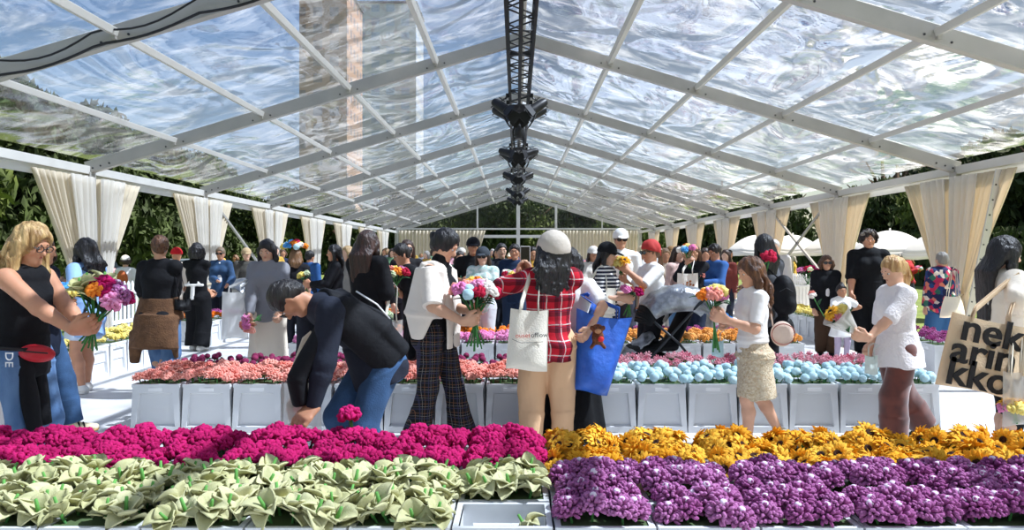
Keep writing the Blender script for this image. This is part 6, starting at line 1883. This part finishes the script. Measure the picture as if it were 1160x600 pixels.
# R: long black hair and backpack behind the crochet girl
p = simple(866, 8.75, 1.73, -158, 'person with long black hair and a dark backpack behind the girl in the crochet skirt', '#5a5b60', '#17171b', 'straight', ('#0d0b0c', 'straight', .26), seed=1, bow=8, bulk=1.08, Rh=A3(850, 330, 9.0), L=A3(846, 330, 9.0))
bp_ = Blend(.011); c0 = A3(887, 335, 8.5)
bp_.ell(c0, UP, (.13, .11, .22), .04); bp_.ell(c0 + np.array([.02, -.06, -.10]), UP, (.10, .07, .10), .03); bp_.ell(c0 + np.array([.0, 0, -.36]), UP, (.12, .09, .16), .03)
V, Q = bp_.skin(1); V = wobble(V, Q, .008, 14, 3); o = obj_vq('backpack', V, Q, fab('#141417', .6), None, c0, c0)
MB().tube([(-.06, .0, .2), (-.14, .10, .30), (-.2, .18, .1), (-.14, .12, -.15)], .018, 6, flat=.4).build('strap', BLACK, o, smooth=True)
MB().tube([(-.07, -.10, .05), (.0, -.115, .09), (.07, -.10, .05)], .005, 5).build('zip', M_BOLT, o); MB().box((.0, -.10, -.36), (.05, .01, .03)).build('patch', WHITE, o)
tag(o, 'black backpack on the person with long black hair, right of the girl in crochet', 'backpack')
flower('red', tuple(A3(871, 291, 8.4)), .5, 0, 1.7, 'round red flower held up beside the long black hair', None)
o_ = [o for o in bpy.data.objects if o.get('label', '').startswith('round red flower held')][0]
MB().tube([(0, 0, 0), (-.01, .06, -.12), (-.02, .15, -.26)], .006, 6).build('stem', M_STEM, o_, smooth=True)
# S
p = simple(811, 12.2, 1.68, -58, 'person in a blue denim shirt looking down at a colourful bouquet', '#3e68a6', '#d8d2c8', hair=('#241812', 'bun', .02), seed=3, face=True, bow=20, held=(['yellow', 'skyblue', 'blue', 'white', 'orange', 'greenwhite', 'coral', 'yellow'], 'colourful bouquet with yellow and blue blooms in front of the denim shirt'))
# T, U, V group
p = simple(936, 11.9, 1.50, -8, 'person in sunglasses and black track jacket with white sleeve stripes', '#17181c', '#4a3628', 'loose', ('#5a3c26', 'bob', .13), sun=True, seed=0, e=.03, shoes='#18181a', L=A3(945, 350, 11.6))
B = Blend(p.h)
for sg in (1, -1):
    for q in (-.03, 0, .03):
        o_ = p.l * sg * .062 + p.f * q
        B.seg(p.sh[sg] + o_ * .8 + UP * .03, p.el[sg] + o_ * .9, .009, None, .004); B.seg(p.el[sg] + o_ * .9, p.wr[sg] + o_ * .75, .009, None, .004)
p.part('sleeve_stripes', B, WHITE)
B = Blend(p.h); B.seg(p.neck + p.cf * .06 - UP * .03, p.waist + p.cf * .11, (.035, .03), (.04, .03), .02, p.l); p.part('undershirt', B, WHITE)
p = simple(953, 11.3, 1.07, 4, 'small child in a white dress and lilac tights', '#f1eeea', '#f1eeea', hair=('#1d1310', 'topbun', 0), sleeve=.7, skirt=(.17, .06), seed=2, face=True, Rh=A3(944, 360, 11.05), L=A3(961, 352, 11.35), elbowL=(1, 0, -.6))
B = Blend(p.h)
for sg in (1, -1): B.seg(p.hp[sg], p.kn[sg], .062, .045, .01); B.seg(p.kn[sg], p.an[sg], .045, .032, .01)
p.part('tights', B, fab('#b3a3b8'))
bouquet(A3(930, 352, 11.0), (-.45, -.1, .8), ['coral', 'white'], 'single pale pink flower pointing left from the small child', spread=.03, stem=.28, below=.1, seed=1, leaves=1)
p = simple(984, 11.75, 1.86, -14, 'large person with curly brown hair in black tee and black trousers', '#141518', '#141518', 'loose', ('#2a1a13', 'afro', 0), sleeve=1.05, seed=3, bulk=1.32, face=True, bow=2, Rh=A3(963, 346, 11.5), e=.03, shoes='#18181a')
B = Blend(p.h); S_ = p.S; B.seg(p.hc + p.hu * .33 * S_ - p.hl * .36 * S_ + p.hf * .1 * S_, p.hc + p.hu * .47 * S_ + p.hf * .2 * S_, .03, None, .01); B.seg(p.hc + p.hu * .47 * S_ + p.hf * .2 * S_, p.hc + p.hu * .33 * S_ + p.hl * .36 * S_ + p.hf * .1 * S_, .03, None, .01); p.part('head_band', B, fab('#8d857c'))
for k in range(3):
    c_ = p.chest + p.cf * .175 * 1.0 + p.l * .02 - p.base
    MB().tube([Vector(c_ + p.l * -.10 + UP * (.08 - .03 * k)), Vector(c_ + p.l * .06 + UP * (.05 - .04 * k) + p.cf * .01), Vector(c_ + p.l * .16 + UP * (.02 - .02 * k) - p.cf * .03)], .004, 5).build('printed_line', WHITE, p.o)
# X
p = simple(1067, 11.6, 1.55, 188, 'person with short grey hair, bright floral shirt and wide jeans', topm=FLORAL, botm=mat('blue jean cloth', '#2c5a8c', .9, bump=.2), botk='wide', hair=('#8a857e', 'short', 0), sleeve=1.9, seed=1, e=.035, bulk=1.22)
bag('tote_bag', A3(1079, 335, 11.2), .34, .30, .14, 10, M_TOTE, 'cream tote bag on the shoulder of the person in the floral shirt', strap_to=p.sh[-1] + UP * .08 - p.f * .05, seed=2, flare=.2, gather=.3)
# right middle distance
simple(753, 13.2, 1.62, 10, 'person with fair hair and beige top holding a green and red bunch', '#b9a894', '#c8bfb2', hair=('#8a6a48', 'long', .14), seed=2, held=(['red', 'greenwhite', 'greenwhite', 'pink'], 'green and red bunch before the beige top'))
simple(768, 12.4, 1.64, 30, 'person in a pale pink top and jeans beside the floral printed bag', '#d9b8ae', '#5f83a8', hair=('#3a2418', 'long', .16), seed=4, sleeve=1.2)
p = simple(786, 12.0, 1.66, -20, 'person in a black top with a rainbow bouquet hiding the face', '#1a1b20', '#20283a', hair=('#5a3a24', 'long', .2), seed=0, held=(['yellow', 'skyblue', 'pink', 'orange', 'blue', 'coral', 'white'], 'rainbow bouquet held high in front of the black top'), L=A3(780, 297, 11.8), Rh=A3(777, 299, 11.75))
bag('tote_bag', A3(779, 309, 11.6), .30, .34, .1, 0, fab('#f0ebe2'), 'white bag with an orange floral print in front of the black top', strap_to=A3(784, 292, 11.9), seed=3)
fl_ = MB()
for i in range(14):
    a = i * 2.4; q = .09 * math.sqrt((i + .5) / 14)
    fl_.ball((q * math.cos(a) * 1.1, -.052, -.20 + q * math.sin(a)), (.02, .004, .02), 1)
fl_.build('printed_flowers', mat('orange floral print', '#c9793a', .9, vscale=60, hex2='#7a4a30'), [o for o in bpy.data.objects if o.get('label', '').startswith('white bag with an orange floral')][0])
simple(799, 13.6, 1.63, -10, 'person in a red and navy top behind the denim shirt', '#8a2a38', '#2a2d38', hair=('#3a2618', 'long', .15), seed=3)
simple(743, 17.5, 1.74, 5, 'person in a white tee and dark cap far down the right aisle', '#efeeec', '#4a4c54', hair=('#2a1c14', 'short', 0), cap='#2a2c33', fem=False, sleeve=1, seed=1)
simple(728, 15.5, 1.68, -5, 'person in a straw hat and white blouse behind the red head scarf', '#f0ece4', '#8a7a68', hair=('#4a3524', 'long', .1), cap='#d8c6a0', seed=2)
simple(760, 18.2, 1.70, 0, 'person in a tan top and hat far down the right aisle', '#b59a78', '#3a3d48', hair=('#3a2a1e', 'long', .1), cap='#8a6a48', seed=0)
simple(877, 14.0, 1.78, -20, 'person with white hair and pale shirt beyond the dark backpack', '#d8cfc6', '#4a4c54', hair=('#cfc6bb', 'short', 0), fem=False, seed=1)
simple(822, 15.8, 1.62, -30, 'person with dark brown hair behind the colourful bouquet', '#7a3a34', '#2a2d38', hair=('#3a2418', 'long', .15), seed=4)
# stroller between the second and third bed
def stroller(x, y, rz, label, silver='#9a9da1', black='#1a1b1d', sc=1.0):
    t = empty('stroller', (x, y, 0), rz); t.scale = (sc, sc, sc)
    tubem = mat('graphite tube', '#34363a', .4, metal=.6)
    for s in (-1, 1):
        MB().tube([(-.42, s * .25, .12), (-.1, s * .26, .45), (.34, s * .26, .92), (.50, s * .25, 1.02)], .014, 8).build('side_frame', tubem, t, smooth=True)
        MB().tube([(.44, s * .27, .12), (.12, s * .26, .50), (-.16, s * .26, .74)], .014, 8).build('rear_frame', tubem, t, smooth=True)
    MB().tube([(.50, -.25, 1.02), (.53, -.1, 1.04), (.53, .1, 1.04), (.50, .25, 1.02)], .018, 8).build('handle_bar', M_DARK, t, smooth=True)
    for (xx, r_) in ((-.42, .10), (.44, .13)):
        for s in (-1, 1):
            w = MB()
            w.tube([(xx + r_ * math.cos(a), s * .28, r_ + .0 + r_ * .86 * math.sin(a) * 1.0) for a in [k * math.pi / 10 for k in range(21)]], .018, 8)
            wo = w.build('wheel', mat('tyre', '#161616', .8), t, smooth=True)
            h = MB(); h.tube([(xx, s * .26, r_), (xx, s * .30, r_)], .035, 10)
            for k in range(5): h.tube([(xx, s * .28, r_), (xx + r_ * .9 * math.cos(k * 1.257), s * .28, r_ + r_ * .82 * math.sin(k * 1.257))], .009, 5)
            h.build('hub', tubem, wo)
    seat = Blend(.012)
    seat.seg((-.30, 0, .42), (.10, 0, .46), (.22, .05), None, .05, (0, 1, 0)); seat.seg((.10, 0, .46), (.30, 0, .86), (.22, .05), (.21, .04), .05, (0, 1, 0)); seat.seg((-.30, 0, .42), (-.44, 0, .22), (.20, .04), (.17, .03), .05, (0, 1, 0)); seat.seg((-.02, 0, .30), (.22, 0, .26), (.2, .08), None, .05, (0, 1, 0))
    V, Q = seat.skin(1); o = obj_vq('seat', V, Q, fab(black, .7), t)
    mc = mat('crumpled silver hood cloth', silver, .28, metal=.75, bump=1.0, bscale=11, var=.35, vscale=9)
    def hood(a0, a1, R0, th):
        def fn(u, v):
            a = a0 + (a1 - a0) * v; q = (u - .5) * 2
            w = .27 * q
            rr = R0 * (1 - .16 * abs(q) ** 3.5) + .012 * math.sin(v * 40) * (1 - abs(q))
            return Vector((.20 + rr * math.cos(a), w, .68 + rr * .92 * math.sin(a) * (1 - .55 * abs(q) ** 4)))
        b = MB(); b.sheet(fn, 24, 26, th)
        return b
    hood(R(22), R(150), .46, .012).build('hood', mc, t, smooth=True)
    hood(R(150), R(176), .45, .014).build('hood_rim', fab(black, .7), t, smooth=True)
    lg = MB()
    def fl(u, v): return Vector((-.12 - .36 * v, (u - .5) * .42, .56 - .26 * v + .05 * math.sin(u * math.pi) + .01 * math.sin(v * 22 + u * 7)))
    lg.sheet(fl, 14, 14, .012).build('foot_muff', mat('silver grey foot cover', '#8d9094', .35, metal=.5, bump=1.0, bscale=14, var=.4, vscale=12), t, smooth=True)
    return tag(t, label, 'stroller')
q = at(748, 380, 9.05); stroller(q.x, 9.05, R(8), 'black stroller with crumpled silver hood parked between the flower beds', sc=1.06)
q = at(268, 330, 15.9); stroller(q.x, 15.9, R(70), 'small pale stroller beside the person in the denim jacket', '#c9c6c0', '#c2bcb2', .95)
# flower stand at the right
t_ = empty('flower_stand', (at(915, 300, 17.0).x, 17.0, 0))
for i in range(9): MB().box((-.30 + i * .075, -.2, .42), (.06, .02, .84)).build('board', M_PICKET, t_)
MB().box((0, 0, .42), (.66, .38, .80)).build('cabinet', M_PICKET, t_); MB().box((0, -.01, .86), (.72, .46, .04)).build('counter', M_PICKET, t_)
tag(t_, 'white boarded flower stand by the right curtains', 'stand')
bouquet((t_.location.x, 17.0, .92), (0, 0, 1), ['red', 'magenta', 'violet', 'greenwhite', 'red', 'pink', 'magenta', 'violet'], 'dark red and magenta bunch standing on the white flower stand', spread=.22, stem=.30, below=.03, seed=3, leaves=8, size=1.4)

# ------------------------------------------------------------ the far crowd
cr = random.Random(29)
TOPS = [('white', '#e6e3de'), ('black', '#1d1d21'), ('navy', '#262d44'), ('red', '#a83238'), ('pale blue', '#9cb4cf'), ('tan', '#b8a283'), ('green', '#5b7a5c'), ('pink', '#d3a0aa'), ('grey', '#7d7e82'), ('mustard', '#c09a45')]
HAIRS = ['#15100e', '#2f1f15', '#5a3d26', '#8d6c45', '#9a948c']
PROTO = []
for i, (cn, ch_) in enumerate(TOPS):
    p = simple(585, 30 + i, 1.66 + .012 * (i % 5), 0, 'x', ch_, ('#2a2d38', '#c7c0b4', '#5d7da0')[i % 3], ('straight', 'wide', 'slim')[i % 3], (HAIRS[i % 5], ('long', 'short', 'bob')[i % 3], .14), 2 if i % 2 else 1, seed=i, fem=i % 3 != 1, cap=('#e0d9cc' if i % 4 == 3 else None), held=None, L=np.array([0, 0, 1.0]) * 0 + A3(585, 290, 30 + i) + np.array([.12, -.3, -.35]), Rh=A3(585, 290, 30 + i) + np.array([-.1, -.3, -.33]), h=.02)
    PROTO.append((p.o, cn))
def clone(o, loc, rz, sc, label, group):
    c = o.copy(); COL.objects.link(c); c.location = loc; c.rotation_euler = (0, 0, rz); c.scale = (sc,) * 3
    for ch in o.children:
        d = ch.copy(); COL.objects.link(d); d.parent = c
    return tag(c, label, 'person', group)
n_used = 0
def crowd(x, y, rz, where, z0=0.0, grp='crowd'):
    global n_used
    k = cr.randrange(len(PROTO)); o, cn = PROTO[k]
    c = clone(o, (x, y, z0), rz, cr.uniform(.95, 1.07), 'person in a %s top %s' % (cn, where), 'people in %s tops %s' % (cn, where)); n_used += 1
    if cr.random() < .6:
        keys = [cr.choice(TUL) for _ in range(4)]
        f = Vector((math.sin(rz), -math.cos(rz), 0))
        bouquet((x + f.x * .3, y + f.y * .3, z0 + 1.15), (f.x * .2, f.y * .2, 1), keys, 'small mixed bouquet carried %s' % where, spread=.09, stem=.12, below=.1, seed=cr.randrange(99), leaves=0, size=1.3, group='small bouquets carried ' + where)
def free(x, y):
    for yb in (6.75, 9.9, 13.2, 16.6, 20.2):
        if -3.6 < x < 3.9 and yb - .25 < y < yb + 1.65: return False
    return True
for i in range(26):
    while True:
        x, y = cr.uniform(-5.2, 5.2), cr.uniform(22.3, 33)
        if free(x, y): break
    crowd(x, y, cr.uniform(-1.2, 1.2), 'in the rear half of the tent', grp='rear')
for i in range(22):
    crowd(cr.uniform(-6.0, 6.0), cr.uniform(34, 47), cr.uniform(-3, 3), 'near the far end of the tent')
for i in range(8):
    crowd(cr.uniform(-2.0, 2.6), cr.choice((15.4, 18.9, 19.3, 15.7)) + cr.uniform(-.2, .2), cr.uniform(-.9, .9), 'between the back flower beds')
for i in range(12):
    crowd(cr.uniform(-2.5, 3.0), cr.uniform(50, 62), cr.uniform(-3, 3), 'outside beyond the far doorway', -.11)
for i in range(10):
    crowd(cr.uniform(8.6, 14), cr.uniform(20, 34), cr.uniform(-3, 3), 'among the parasols on the right lawn', -.11)
for i in range(5):
    crowd(cr.uniform(-12, -8.6), cr.uniform(24, 40), cr.uniform(-3, 3), 'on the left lawn outside the curtains', -.11)
for i in range(7):
    crowd(cr.choice((-1, 1)) * cr.uniform(5.9, 6.7) + .1, cr.uniform(19, 33), cr.uniform(-1.5, 1.5), 'along the side curtains')
for o, cn in PROTO:
    for ch in list(o.children):
        for g in list(ch.children): bpy.data.objects.remove(g)
        bpy.data.objects.remove(ch)
    bpy.data.objects.remove(o)
